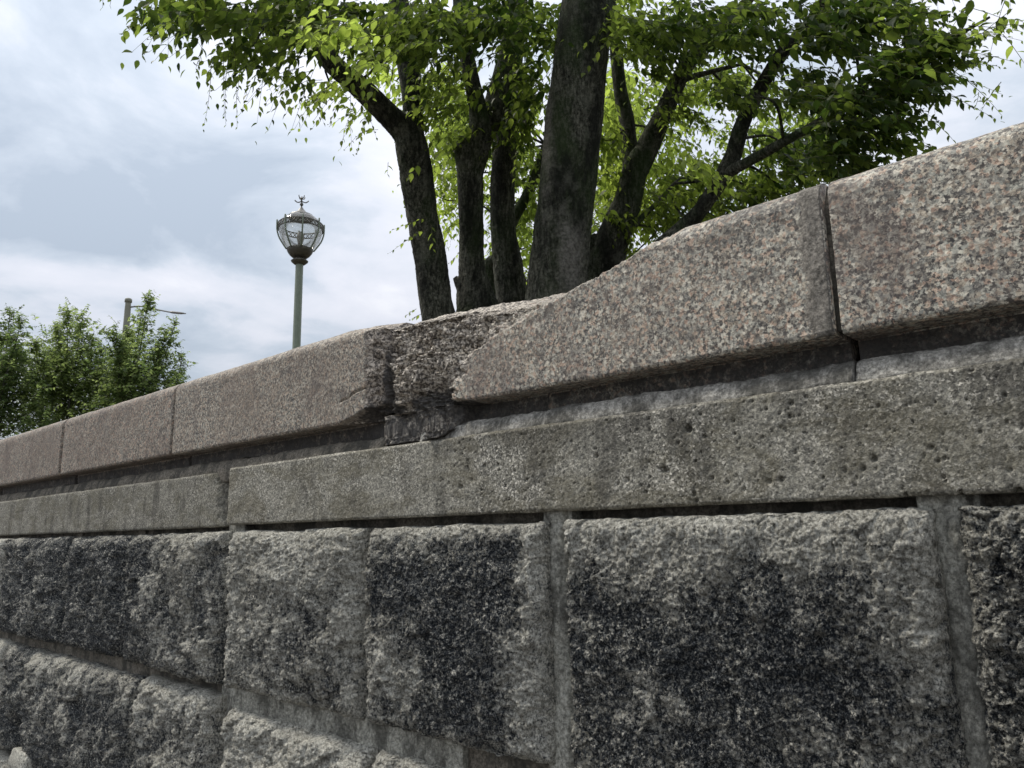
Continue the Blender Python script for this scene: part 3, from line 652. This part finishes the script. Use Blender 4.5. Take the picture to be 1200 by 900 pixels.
limb('trunk', [(556, 430, 4.65, 34), (560, 372, 4.65, 27), (556, 345, 4.65, 21), (553, 310, 4.65, 15), (552, 260, 4.65, 14), (551, 210, 4.65, 15), (551, 190, 4.65, 17), (549, 176, 4.65, 17), (548, 166, 4.65, 13), (548, 160, 4.65, 5)], seed=5, base=(-.06, .06, .2), label='mossy trunk with a swollen foot and twin limbs')
limb('branch', [(552, 245, 4.65, 7), (556, 205, 4.65, 10), (563, 165, 4.6, 13), (560, 130, 4.6, 11), (552, 90, 4.55, 9), (545, 50, 4.55, 9), (541, 0, 4.5, 10), (540, -70, 4.5, 8)], seed=6)
limb('branch', [(552, 250, 4.66, 7), (555, 210, 4.68, 9), (562, 170, 4.7, 13), (578, 130, 4.7, 13), (590, 80, 4.7, 10), (600, 20, 4.7, 8), (606, -60, 4.7, 6)], seed=7)
limb('branch', [(557, 378, 4.62, 14), (550, 352, 4.62, 12), (543, 338, 4.62, 9), (537, 330, 4.62, 6), (533, 325, 4.62, 3)], nseg=20, seed=8, label='short stub on the swollen foot')
limb('trunk', [(606, 430, 4.9, 19), (601, 365, 4.9, 18), (595, 310, 4.9, 17), (589, 265, 4.9, 15), (590, 200, 4.9, 14), (593, 150, 4.9, 14), (597, 110, 4.9, 14), (602, 50, 4.9, 12), (615, -60, 4.9, 9)], seed=9, base=(.02, .22, .16), label='slim straight trunk behind the largest one')
limb('trunk', [(640, 430, 4.25, 38), (650, 350, 4.25, 35), (658, 280, 4.25, 34), (667, 200, 4.25, 33), (675, 120, 4.25, 32), (683, 50, 4.25, 31), (690, -10, 4.25, 30), (697, -80, 4.25, 28)], nseg=110, noise=.10, seed=10, base=(.10, -.22, .24), lichen=[(668, 300, 16, 55), (640, 100, 8, 120)], label='thickest trunk, with moss and a pale lichen patch')
limb('trunk', [(700, 360, 4.7, 24), (712, 300, 4.7, 21), (722, 270, 4.7, 18), (736, 235, 4.7, 16), (744, 200, 4.7, 15), (750, 182, 4.7, 12), (754, 172, 4.7, 7)], seed=11, base=(.30, .0, .16), label='right trunk forking low over the wall')
limb('branch', [(736, 232, 4.7, 7), (746, 203, 4.7, 12), (760, 170, 4.7, 13), (774, 140, 4.65, 11), (790, 105, 4.65, 10), (803, 80, 4.6, 9), (830, 45, 4.6, 8), (860, 20, 4.5, 7), (900, -30, 4.4, 5)], seed=12)
limb('branch', [(738, 240, 4.71, 7), (742, 212, 4.72, 11), (738, 180, 4.75, 10), (734, 140, 4.8, 9), (727, 105, 4.8, 8), (722, 60, 4.8, 7), (715, -20, 4.8, 5)], seed=13)
limb('branch', [(690, 318, 4.72, 10), (700, 296, 4.72, 11), (694, 284, 4.72, 10), (690, 278, 4.72, 8)], nseg=20, seed=14, label='broken stub at the foot of the right trunk')
limb('branch', [(722, 285, 4.7, 9), (740, 268, 4.7, 4.5), (752, 255, 4.7, 3.5), (768, 240, 4.7, 3), (790, 215, 4.7, 2)], nseg=12, seed=15)
limb('branch', [(735, 345, 4.4, 13), (770, 295, 4.3, 11), (800, 268, 4.3, 10), (822, 245, 4.25, 9), (848, 205, 4.2, 10), (860, 180, 4.2, 10), (872, 140, 4.15, 9), (893, 100, 4.1, 8), (915, 65, 4.0, 8), (940, 38, 4.0, 7), (975, -10, 3.9, 6)], seed=16, base=(.42, -.12, .13), label='long limb leaning to the right above the coping')
limb('branch', [(848, 205, 4.2, 7), (885, 185, 4.0, 6), (930, 160, 3.8, 5.5), (985, 130, 3.6, 5), (1040, 95, 3.4, 4), (1100, 55, 3.2, 3), (1160, 20, 3.1, 1.5)], nseg=16, seed=17)
limb('branch', [(775, 120, 4.65, 4), (800, 95, 4.6, 3.5), (830, 85, 4.6, 3), (870, 75, 4.5, 2)], nseg=10, seed=18)
limb('branch', [(578, 340, 5.3, 8), (583, 300, 5.3, 7), (600, 260, 5.3, 7), (622, 220, 5.3, 6), (640, 170, 5.3, 5)], nseg=14, seed=19, base=(.05, .5, .06))

# ------------------------------------------------------------------ leaves
# one folded ovate leaf with a drawn-out tip, length 1 along +Y, blade facing +Z
lv = np.array([[0, 0, 0], [-.17, .10, .03], [.17, .10, .03], [-.27, .32, .07], [.27, .32, .07], [-.21, .58, .05], [.21, .58, .05], [-.075, .82, -.02], [.075, .82, -.02],
               [0, .32, 0], [0, .60, -.02], [0, 1.0, -.12]])
lf = np.array([[0, 9, 1], [0, 2, 9], [1, 9, 3], [2, 4, 9], [3, 9, 5], [9, 10, 5], [4, 6, 9], [6, 10, 9], [5, 10, 7], [6, 8, 10], [7, 10, 11], [8, 11, 10]])
def norm(a): return a/(np.linalg.norm(a, axis=-1, keepdims=True)+1e-9)
def sprig(p0, dirn, length, nleaf, size, droop, tint, R, out_twig, out_leaf):
    """one twig with alternate leaves"""
    n = nleaf; t = np.linspace(0, 1, n+1)
    dirn = dirn/np.linalg.norm(dirn); side = np.cross(dirn, [0, 0, 1]); side /= np.linalg.norm(side)+1e-9
    P = p0+dirn*length*t[:, None]+np.array([0, 0, -1])*(droop*length*t[:, None]**1.8)+side*(R.normal(0, .10)*length*t[:, None]**2)
    out_twig.append(P[::2] if n > 4 else P)
    T = norm(np.gradient(P, axis=0))
    for k in range(1, n+1):
        sgn = 1 if k % 2 else -1
        sd = norm(np.cross(T[k], np.array([0, 0, 1.0]))+1e-6)
        ax = norm(T[k]*.55+sd*sgn*R.uniform(.6, 1.0)+np.array([0, 0, -R.uniform(.15, .9)])+R.normal(0, .16, 3))
        nz = norm(np.array([0, 0, 1.0])+sd*sgn*.3+R.normal(0, .38, 3)); nz = norm(nz-ax*(nz@ax)); xx = np.cross(ax, nz)
        s = size*R.uniform(.65, 1.2)*(1-.45*(k/n)**2.5)
        out_leaf.append((P[k], np.stack([xx*R.uniform(.8, 1.1), ax, nz], 1)*s, min(1, max(0, tint+R.normal(0, .2)))))
def leaves_mesh(name, LV, mat, parent, label=None):
    O = np.array([l[0] for l in LV]); A = np.array([l[1] for l in LV]); t = np.array([l[2] for l in LV])
    V = O[:, None]+np.einsum('nij,kj->nki', A, lv); n = len(LV); k = len(lv)
    F = lf[None]+(np.arange(n)*k)[:, None, None]
    o = make(name, V.reshape(-1, 3), F.reshape(-1, 3), mat, parent, smooth=True, attrs={'tint': np.repeat(t, k)})
    o['kind'] = 'stuff'
    return o
def twigs_mesh(name, tw, mat, parent, r0=.0016):
    Vs, Fs, b = [], [], 0
    for P in tw:
        V, F = tube_geo(P, np.linspace(r0, r0*.4, len(P)), 3); Vs.append(V); Fs.append(F+b); b += len(V)
    o = make(name, np.concatenate(Vs), np.concatenate(Fs), mat, parent, attrs={'lichen': np.zeros(b)}); o['kind'] = 'stuff'; return o
#          cx    cy   rx   ry  depth dd   n   size  tint droop
clusters = [(232, 2, 66, 24, 3.5, .35, 66, .075, .22, .5), (345, 6, 80, 38, 3.7, .4, 95, .075, .25, .5), (300, 48, 50, 26, 3.6, .3, 42, .072, .35, .6),
            (385, 20, 45, 32, 3.2, .2, 16, .066, .9, .5), (340, 88, 40, 14, 3.7, .3, 12, .058, .45, .9), (385, 100, 32, 18, 3.8, .3, 14, .055, .5, .8), (418, 125, 22, 26, 3.9, .3, 9, .05, .55, .9),
            (440, 35, 55, 44, 3.9, .5, 85, .068, .4, .4), (430, 55, 30, 36, 3.1, .2, 12, .058, .95, .6), (500, 30, 55, 50, 3.8, .5, 110, .068, .3, .4), (520, 95, 45, 42, 4.0, .5, 62, .062, .45, .4),
            (460, 85, 32, 30, 4.6, .4, 30, .06, .7, .4), (522, 165, 26, 40, 5.2, .4, 60, .064, .6, .5), (526, 235, 20, 40, 5.4, .3, 34, .06, .75, .5), (497, 195, 10, 12, 4.1, .1, 4, .055, .85, .5), (530, 200, 22, 70, 6.2, .4, 60, .07, .6, .4),
            (575, 25, 60, 46, 4.1, .5, 120, .068, .15, .4), (640, 30, 50, 46, 4.6, .4, 75, .066, .25, .4), (610, 100, 38, 42, 4.2, .4, 60, .066, .25, .4), (600, 150, 34, 40, 5.3, .4, 60, .064, .35, .4), (617, 210, 30, 60, 5.6, .5, 90, .064, .45, .4), (575, 240, 16, 60, 5.8, .3, 30, .06, .5, .4),
            (618, 290, 24, 55, 5.7, .4, 62, .062, .6, .4), (578, 330, 16, 25, 5.9, .3, 16, .06, .8, .4), (620, 345, 22, 18, 5.6, .3, 14, .06, .75, .4),
            (735, 30, 45, 48, 4.4, .5, 110, .064, .6, .5), (722, 120, 28, 60, 4.9, .5, 85, .064, .75, .6), (722, 220, 30, 50, 5.2, .5, 85, .064, .65, .5), (702, 290, 26, 34, 5.3, .4, 34, .06, .6, .5), (730, 180, 40, 110, 6.2, .4, 110, .07, .55, .5),
            (800, 26, 60, 40, 4.3, .5, 130, .066, .2, .4), (775, 190, 34, 40, 4.9, .4, 62, .062, .55, .5), (775, 255, 42, 32, 5.0, .4, 84, .062, .55, .4), (740, 300, 36, 16, 5.4, .4, 30, .06, .5, .4), (822, 212, 46, 36, 4.6, .4, 92, .062, .45, .4), (842, 150, 25, 16, 4.9, .3, 9, .042, .5, .3),
            (860, 88, 45, 28, 4.5, .4, 62, .062, .35, .4), (880, 26, 50, 40, 4.0, .5, 110, .066, .2, .4), (800, 95, 30, 26, 4.6, .3, 30, .06, .5, .4), (826, 195, 20, 18, 3.6, .15, 8, .058, 1.0, .7), (790, 140, 24, 30, 5.2, .3, 18, .055, .6, .4),
            (885, 225, 48, 32, 4.3, .4, 84, .062, .3, .4), (930, 180, 48, 36, 4.0, .4, 92, .064, .22, .3), (850, 260, 50, 14, 4.4, .4, 44, .056, .4, .3), (925, 228, 44, 12, 4.0, .3, 44, .058, .3, .3), (905, 120, 30, 30, 4.6, .3, 26, .06, .35, .3),
            (985, 26, 60, 42, 3.6, .4, 125, .068, .12, .4), (1050, 12, 46, 24, 3.5, .4, 66, .066, .22, .4), (955, 100, 50, 36, 3.7, .4, 72, .066, .22, .3),
            (1010, 125, 60, 44, 3.3, .3, 110, .068, .08, .2), (1065, 80, 48, 36, 3.2, .3, 82, .068, .10, .1), (985, 180, 46, 26, 3.4, .3, 60, .064, .12, .3), (1050, 158, 26, 22, 3.3, .2, 24, .060, .22, .3), (1108, 50, 32, 22, 3.1, .2, 28, .066, .22, .1),
            (1145, 70, 20, 24, 3.1, .2, 5, .035, .35, .4), (1165, 25, 25, 18, 2.9, .2, 6, .04, .6, .5), (1150, 110, 14, 10, 3.0, .1, 2, .035, .6, .4), (960, 203, 16, 6, 3.4, .1, 4, .045, .95, .4),
            (770, 60, 40, 40, 4.05, .1, 40, .056, .4, .4), (715, 165, 18, 40, 4.2, .1, 30, .052, .7, .5), (800, 130, 30, 26, 4.1, .1, 24, .052, .5, .4), (862, 110, 26, 30, 3.7, .1, 26, .052, .35, .4), (790, 240, 36, 26, 4.0, .1, 34, .052, .5, .5), (728, 262, 20, 22, 4.2, .1, 18, .05, .65, .5), (612, 150, 24, 40, 4.3, .1, 30, .054, .4, .4), (570, 150, 16, 30, 4.2, .1, 16, .052, .5, .4), (505, 130, 26, 26, 4.0, .1, 22, .052, .6, .4),
            (535, 160, 16, 14, 4.2, .1, 12, .056, .5, .4), (548, 130, 20, 22, 4.9, .2, 20, .06, .3, .4),
            (580, 170, 60, 60, 6.8, .5, 90, .075, .55, .4), (600, 290, 40, 60, 6.8, .5, 80, .075, .65, .4), (725, 250, 34, 70, 6.8, .5, 95, .075, .65, .4), (730, 130, 40, 60, 6.8, .5, 80, .075, .6, .4),
            (800, 220, 60, 50, 6.8, .5, 120, .075, .55, .4), (790, 120, 50, 50, 6.8, .5, 70, .075, .5, .4), (880, 180, 50, 50, 6.4, .5, 90, .075, .45, .4), (520, 120, 36, 50, 6.4, .4, 60, .07, .6, .4), (950, 150, 60, 50, 5.6, .4, 90, .07, .3, .4),
            # the crown goes on above and beyond the frame
            (250, -70, 120, 40, 3.8, .6, 60, .07, .3, .4), (420, -80, 140, 45, 4.0, .8, 70, .07, .3, .4), (600, -90, 140, 50, 4.3, .9, 70, .07, .3, .4), (800, -90, 150, 50, 4.3, .9, 75, .07, .3, .4), (1000, -80, 130, 50, 3.8, .6, 80, .07, .3, .4), (1140, -60, 70, 30, 3.3, .4, 50, .065, .3, .4),
            (700, -220, 350, 90, 4.8, 1.2, 90, .08, .3, .4)]
LV, TW = [], []; R = np.random.default_rng(11)
center = at(640, 60, 4.5)
LP = np.concatenate([p for p, r in limbs])
for ci, (cx, cy, rx, ry, dp, dd, n, size, tint, droop) in enumerate(clusters):
    if cy > -50 and n > 20: n = int(n*.70)
    if dp > 3.75 and dp < 5 and cy > 50: dp += .45; size *= 1.08
    cpt = at(cx, cy, dp)
    for k in range(n):
        while True:
            u = R.uniform(-1, 1, 3)
            if (u**2).sum() < 1: break
        p = at(cx+u[0]*rx*.95, cy+u[1]*ry*.9, dp+u[2]*dd)
        hd = p-center; hd[2] *= .4; hd = norm(hd)+R.normal(0, .75, 3)*np.array([1, 1, .35])
        ln = R.uniform(.16, .34)*(size/.06); nl = int(R.integers(7, 13))
        if n <= 12: nl = int(R.integers(6, 10))
        sprig(p-norm(hd)*ln*.5, hd, ln, nl, size, droop*R.uniform(.5, 1.5), tint, R, TW, LV)
    # a thin bough from the nearest limb into the clump
    if n > 12 and cy > -60:
        j = np.argmin(((LP-cpt)**2).sum(1)+((LP-cpt)[:, 2] > .1)*.2); a = LP[j]
        mid_ = (a+cpt)/2+R.normal(0, .05, 3)+np.array([0, 0, .06]); K = catmull([list(a), list(mid_), list(cpt), list(cpt+norm(cpt-a)*.15)], 6); TWB = K
        V, F = tube_geo(K, np.linspace(.009, .002, len(K)), 7, .15, ci); make('bough', V, F, M['bark'], tree, attrs={'lichen': np.zeros(len(V))})
# hand placed drooping sprays seen against the sky
def spray(x, y, d, dx, dy, ln, nl, size, tint, droop=.15):
    dv = right_c*dx-up_c*dy+R.normal(0, .03, 3); sprig(at(x, y, d), dv, ln, nl, size, droop, tint, R, TW, LV)
for a in [(247, 70, 3.4, .02, 1, .27, 13, .030, .55), (262, 62, 3.4, -.02, 1, .25, 12, .032, .55), (275, 60, 3.4, .05, 1, .30, 14, .034, .6), (268, 65, 3.45, -.1, 1, .27, 12, .032, .5), (236, 60, 3.4, -.15, 1, .10, 5, .03, .5), (281, 72, 3.5, .0, 1, .16, 8, .036, .55), (240, 45, 3.3, -.3, 1, .12, 3, .07, .35),
          (178, 5, 3.4, -.35, 1, .10, 5, .065, .2), (165, 2, 3.4, -.5, .8, .10, 5, .06, .2), (205, 15, 3.4, .2, 1, .12, 5, .06, .2), (225, 8, 3.4, .1, 1, .10, 4, .06, .2),
          (420, 95, 3.9, .25, 1, .28, 10, .042, .6), (412, 100, 3.9, -.1, 1, .30, 11, .04, .6), (430, 130, 3.9, -.2, 1, .2, 8, .04, .6), (398, 118, 3.9, -.4, 1, .12, 6, .045, .5), (352, 95, 3.7, .3, 1, .14, 6, .042, .5), (365, 100, 3.7, .1, 1, .10, 5, .04, .5),
          (500, 255, 4.2, -1, .25, .20, 9, .045, .65), (498, 268, 4.2, -.85, .5, .22, 8, .04, .6), (505, 262, 4.1, .2, 1, .12, 5, .05, .9), (488, 362, 4.4, -.6, .3, .07, 5, .035, .7), (494, 368, 4.4, -.9, .35, .07, 4, .035, .7), (492, 190, 4.1, -.3, .4, .09, 4, .055, .8),
          (455, 190, 4.2, -.1, .8, .06, 3, .05, .8), (120, -14, 3.2, .1, 1, .07, 4, .03, .3), (132, -12, 3.2, -.2, 1, .06, 3, .025, .3),
          (1100, 85, 3.1, 1, .25, .28, 11, .032, .45), (1110, 110, 3.1, 1, .45, .22, 9, .034, .5), (1120, 85, 3.1, 1, .6, .24, 10, .034, .7), (1130, 60, 3.0, 1, .1, .2, 8, .035, .5), (1135, 30, 3.0, 1, .05, .22, 9, .04, .6), (1140, 10, 3.0, 1, .2, .22, 8, .045, .8), (1175, 40, 2.9, .6, .6, .16, 6, .05, .9), (1090, 140, 3.1, .8, .5, .14, 6, .045, .4),
          (1060, 15, 3.1, 1, -.1, .3, 10, .055, .25), (1075, 45, 3.1, 1, -.25, .3, 10, .055, .25), (1080, 75, 3.1, 1, -.3, .28, 10, .055, .2), (1060, 110, 3.1, 1, .1, .22, 8, .055, .2), (1035, 150, 3.2, 1, .35, .2, 8, .055, .2), (1010, 185, 3.3, .9, .4, .15, 7, .05, .2), (960, 205, 3.4, 1, .1, .14, 7, .04, .8), (545, 290, 4.9, -.5, .5, .15, 7, .045, .7),
          (860, 150, 4.7, -.6, .7, .2, 9, .032, .45), (835, 135, 4.7, -.5, .8, .22, 10, .032, .45), (845, 120, 4.7, .2, 1, .18, 8, .032, .45)]:
    spray(*a)
# the 300 leaves that show largest are objects of their own
O = np.array([l[0] for l in LV]); sz = np.array([np.linalg.norm(l[1][:, 1]) for l in LV]); dep = O@fw
px = 600+(O@right_c)/dep*FPX; py = 450-(O@up_c)/dep*FPX
vis = (px > 0)&(px < 1200)&(py > 0)&(py < 380); score = np.where(vis, sz/dep, 0); top = set(np.argsort(-score)[:300].tolist())
leaves_mesh('foliage', [l for i, l in enumerate(LV) if i not in top], M['leaf'], tree)
proto_m = []
for tv in (0.1, .3, .5, .7, .95):
    me = bpy.data.meshes.new('leaf'); me.from_pydata(lv.tolist(), [], lf.tolist()); a_ = me.attributes.new('tint', 'FLOAT', 'POINT'); a_.data.foreach_set('value', np.full(len(lv), tv, np.float32))
    me.polygons.foreach_set('use_smooth', np.full(len(lf), True)); me.materials.append(M['leaf']); proto_m.append(me)
tb = np.array(tree.location)
for i in sorted(top):
    o_, A_, t_ = LV[i]; o = bpy.data.objects.new('leaf', proto_m[min(4, int(t_*5))]); C.objects.link(o); o.parent = tree
    mm = Matrix.Identity(4); loc = o_+np.array([0, 0, EYE])-tb
    for r_ in range(3):
        for c_ in range(3): mm[r_][c_] = A_[r_, c_]
        mm[r_][3] = loc[r_]
    o.matrix_basis = mm
twigs_mesh('twigs', TW, M['twig'], tree)

# ------------------------------------------------------------------ distant bushy trees, bottom left
def bushy(label, bx, d, tips, lump, seed, tint):
    R = np.random.default_rng(seed); b = at(bx, 560, d); b[2] = TERR-EYE
    root = empty('bushy_tree', tuple(b+np.array([0, 0, EYE])), label, 'tree', 'bushy trees beyond the wall')
    LVs, TWs = [], []
    for (tx, ty, rr) in tips:
        tip = at(tx, ty, d+R.uniform(-.5, .5)); st = b+np.array([R.normal(0, .1), R.normal(0, .1), 0])
        mid1 = st*.5+tip*.5+R.normal(0, .10, 3); K = catmull([list(st), list(mid1), list(tip)], 12)
        V, F = tube_geo(K, np.linspace(.035, .004, len(K)), 7, .1, seed); make('trunk', V, F, M['bark'], root, attrs={'lichen': np.zeros(len(V))})
        for k in range(int(150*rr)):
            t = R.uniform(.55, 1.0)**.8; i = min(len(K)-2, int(t*(len(K)-1))); p = K[i]+(K[i+1]-K[i])*R.uniform()
            wdt = .75*(1.02-t)**.7*rr+.05; up_ = norm(K[i+1]-K[i])
            dv = up_*1.0+R.normal(0, .55, 3); sprig(p+R.normal(0, wdt*.35, 3), dv, R.uniform(.10, .22), int(R.integers(6, 10)), .07, .1, tint+R.uniform(-.15, .2), R, TWs, LVs)
    for (lx, ly, rx, ry, n) in lump:
        for k in range(int(n*1.8)):
            u = R.normal(0, .5, 3); p = at(lx+u[0]*rx, ly+u[1]*ry, d+u[2]*.7)
            dv = np.array([0, 0, .8])+R.normal(0, .6, 3); sprig(p, dv, R.uniform(.15, .3), 9, .07, .2, tint+R.uniform(-.2, .15), R, TWs, LVs)
    leaves_mesh('crown', LVs, M['leaf_far'], root); twigs_mesh('twigs', TWs, M['twig'], root, .003)
bushy('dark green bushy tree cut by the left edge of the photograph', -30, 11.5, [(12, 366, 1), (26, 374, .7), (-20, 372, 1), (2, 395, 1), (-50, 385, 1), (-80, 395, 1), (20, 415, .8)], [(0, 440, 50, 40, 120), (0, 480, 55, 45, 220), (-50, 460, 50, 50, 120), (35, 505, 35, 25, 60)], 5, .25)
bushy('bright green bushy tree with a tall shoot, middle of the three beyond the wall', 75, 12.5, [(80, 364, 1.2), (97, 370, 1), (68, 385, 1), (108, 398, .9), (42, 402, .9), (56, 412, .9), (122, 410, .8), (30, 425, .6)], [(80, 425, 48, 36, 150), (60, 440, 50, 30, 110), (80, 465, 60, 40, 300), (60, 490, 60, 30, 120), (110, 480, 40, 30, 60)], 6, .55)
bushy('open bushy tree with long shoots in front of the street lamp mast', 150, 11.8, [(174, 350, .8), (166, 366, .8), (132, 386, .9), (150, 392, 1), (206, 378, .7), (195, 392, .8), (213, 418, .6), (186, 410, .9), (210, 435, .6), (141, 400, .9), (205, 448, .5)], [(158, 430, 36, 34, 70), (150, 455, 45, 34, 150), (165, 478, 40, 20, 50), (190, 452, 22, 14, 14), (130, 475, 30, 30, 60)], 7, .42)

# ------------------------------------------------------------------ street lamps
def lathe(name, prof, base, mat, parent, nseg=32, axis_=None):
    prof = np.array(prof, float); a = np.linspace(0, 2*pi, nseg, endpoint=False)
    V = np.stack([prof[:, None, 0]*np.cos(a), prof[:, None, 0]*np.sin(a), np.repeat(prof[:, 1:2], nseg, 1)], -1)
    return make(name, V.reshape(-1, 3)+base, grid_faces(len(prof), nseg, True), mat, parent)
ld = 7.5; ltop = at(351.0, 308, ld); lb = ltop.copy(); lb[2] = TERR-EYE
lamp = empty('street_lamp', tuple(lb+np.array([0, 0, EYE])), 'old fashioned lamp post with a glass lantern and ornate finial, left of the tree', 'street lamp')
pz = ltop[2]; s = ld/FPX         # metres per photo px there
B = np.array([ltop[0], ltop[1], 0.0])
zb = TERR-EYE
lathe('pole', [(.11, zb), (.11, zb+.25), (.085, zb+.3), (.075, zb+.5), (4.8*s, zb+.6), (4.4*s, pz+.0), (4.2*s, pz+.02)], B, M['paint'], lamp)
lathe('collar', [(.02, pz-3*s), (6*s, pz-2*s), (9.5*s, pz+1.0*s), (10*s, pz+2*s), (8*s, pz+3.5*s), (5*s, pz+4.5*s), (5*s, pz+6*s), (9*s, pz+7*s), (.02, pz+7*s)], B, M['bronze'], lamp)
z0 = pz+7*s
lathe('lantern_bowl', [(.01, z0-1*s), (8*s, z0-1*s), (11.5*s, z0+2*s), (14*s, z0+5.5*s), (15.3*s, z0+8.5*s), (15*s, z0+9.5*s), (.01, z0+9.5*s)], B, M['bronze'], lamp)
zg = z0+9.5*s
lathe('glass_globe', [(14.5*s, zg), (18.2*s, zg+5*s), (21.8*s, zg+11*s), (24*s, zg+17*s), (25*s, zg+23*s), (25*s, zg+28*s), (23.8*s, zg+32*s), (21*s, zg+36*s), (17.5*s, zg+39*s), (14*s, zg+40.5*s)], B, M['glass'], lamp, 40)
lathe('lantern_roof', [(.01, zg+39*s), (14*s, zg+38*s), (15*s, zg+39.5*s), (14*s, zg+42*s), (10*s, zg+43.5*s), (6.5*s, zg+46*s), (3.2*s, zg+50*s), (1.2*s, zg+53*s), (1*s, zg+54*s), (.001, zg+54*s)], B, M['grey_metal'], lamp)
lathe('lamp_bulb', [(.01, zg), (3*s, zg), (3*s, zg+8*s), (4.5*s, zg+14*s), (4*s, zg+19*s), (.01, zg+22*s)], B, M['grey_metal'], lamp, 20)
for k in range(8):
    a = k*pi/4+.3; pr = catmull([(15.5*s, zg-1*s, 0), (20.3*s, zg+6*s, 0), (24.3*s, zg+13*s, 0), (26.6*s, zg+21*s, 0), (27*s, zg+27*s, 0), (27*s, zg+34*s, 0)], 5)
    P = np.stack([pr[:, 0]*cos(a), pr[:, 0]*sin(a), pr[:, 1]], -1)+B
    V, F = tube_geo(P, np.full(len(P), .95*s), 8); make('rib', V, F, M['paint'], lamp)
# lattice band: two hoops with crossing bars
Vs, Fs, b_ = [], [], 0
def addt(P, r, n=6):
    global b_
    V, F = tube_geo(P, np.full(len(P), r), n); Vs.append(V); Fs.append(F+b_); b_ += len(V)
for zz_ in (zg+24*s, zg+30*s):
    a = np.linspace(0, 2*pi, 41); addt(np.stack([25.8*s*np.cos(a), 25.8*s*np.sin(a), np.full(41, zz_)], -1)+B, .65*s)
for k in range(32):
    for sg in (1, -1):
        a0, a1 = k*pi/16, (k+sg)*pi/16
        addt(np.array([[25.8*s*cos(a0), 25.8*s*sin(a0), zg+24*s], [25.8*s*cos(a1), 25.8*s*sin(a1), zg+30*s]])+B, .5*s, 4)
make('lattice_band', np.concatenate(Vs), np.concatenate(Fs), M['bronze'], lamp)
Vs, Fs, b_ = [], [], 0
zt = zg+52.5*s
addt(np.array([[0, 0, zt], [0, 0, zt+14*s]])+B, .8*s)
th = np.linspace(0, 2*pi, 12)
V, F = tube_geo(np.array([[0, 0, zt+2*s], [0, 0, zt+3*s], [0, 0, zt+5*s], [0, 0, zt+6*s]])+B, np.array([.5, 2, 2, .5])*s, 10); Vs.append(V); Fs.append(F+b_); b_ += len(V)
for k in range(4):
    a = k*pi/2+.9; K = catmull([(0, 0, zt+8*s), (4*s*cos(a), 4*s*sin(a), zt+6.5*s), (6.5*s*cos(a), 6.5*s*sin(a), zt+7.5*s), (8.0*s*cos(a), 8.0*s*sin(a), zt+9*s)], 5); addt(K+B, .7*s)
    K = catmull([(0, 0, zt+11*s), (3.5*s*cos(a+.78), 3.5*s*sin(a+.78), zt+12*s), (4.5*s*cos(a+.78), 4.5*s*sin(a+.78), zt+14.5*s)], 5); addt(K+B, .55*s)
make('finial', np.concatenate(Vs), np.concatenate(Fs), M['bronze'], lamp)
# far mast with a long arm
md = 24; mt_ = at(150.5, 352, md); s2 = md/FPX; mb = np.array([mt_[0], mt_[1], 0.0])
mast = empty('lamp_mast', (mb[0], mb[1], TERR), 'distant plain lamp mast with a thin side arm behind the bushy trees', 'street lamp')
lathe('pole', [(.16, TERR-EYE), (.15, TERR-EYE+2), (3.3*s2, mt_[2]-10*s2), (3.0*s2, mt_[2]-3*s2)], mb, M['mast'], mast, 20)
lathe('pole_cap', [(3.0*s2, mt_[2]-3*s2), (4.0*s2, mt_[2]-2.5*s2), (4.0*s2, mt_[2]+1*s2), (3*s2, mt_[2]+2.2*s2), (.01, mt_[2]+2.4*s2)], mb, M['mast'], mast, 20)
A = [at(152, 360, md), at(165, 359, md), at(185, 363, md), at(200, 366, md)]
V, F = tube_geo(catmull([list(a) for a in A], 6), np.linspace(1.0, .8, 19)*s2, 8); make('arm', V, F, M['grey_metal'], mast)
K = np.array([at(198, 365.5, md), at(202, 366, md), at(212, 367, md), at(218, 367.5, md)])
V, F = tube_geo(K, np.array([.8, 1.5, 1.4, .5])*s2, 10); make('lamp_head', V, F, M['grey_metal'], mast)

# ------------------------------------------------------------------ grass on the raised ground
r = np.random.default_rng(9); n = 9000
gx = r.uniform(-14, 3, n); gy = 1.45+r.uniform(0, 1, n)**1.5*8; h = r.uniform(.05, .13, n); a = r.uniform(0, 2*pi, n)
b0 = np.stack([gx, gy, np.full(n, TERR-EYE-.03)], -1); sd = np.stack([np.cos(a), np.sin(a), 0*a], -1)*.004
tp = b0+np.stack([r.normal(0, .03, n), r.normal(0, .03, n), h+.03], -1)
V = np.stack([b0-sd, b0+sd, tp], 1).reshape(-1, 3); F = np.arange(3*n).reshape(-1, 3)
tag(make('grass', V, F, M['grass']), 'short rough grass growing on the raised ground behind the wall', 'grass', kind='stuff')
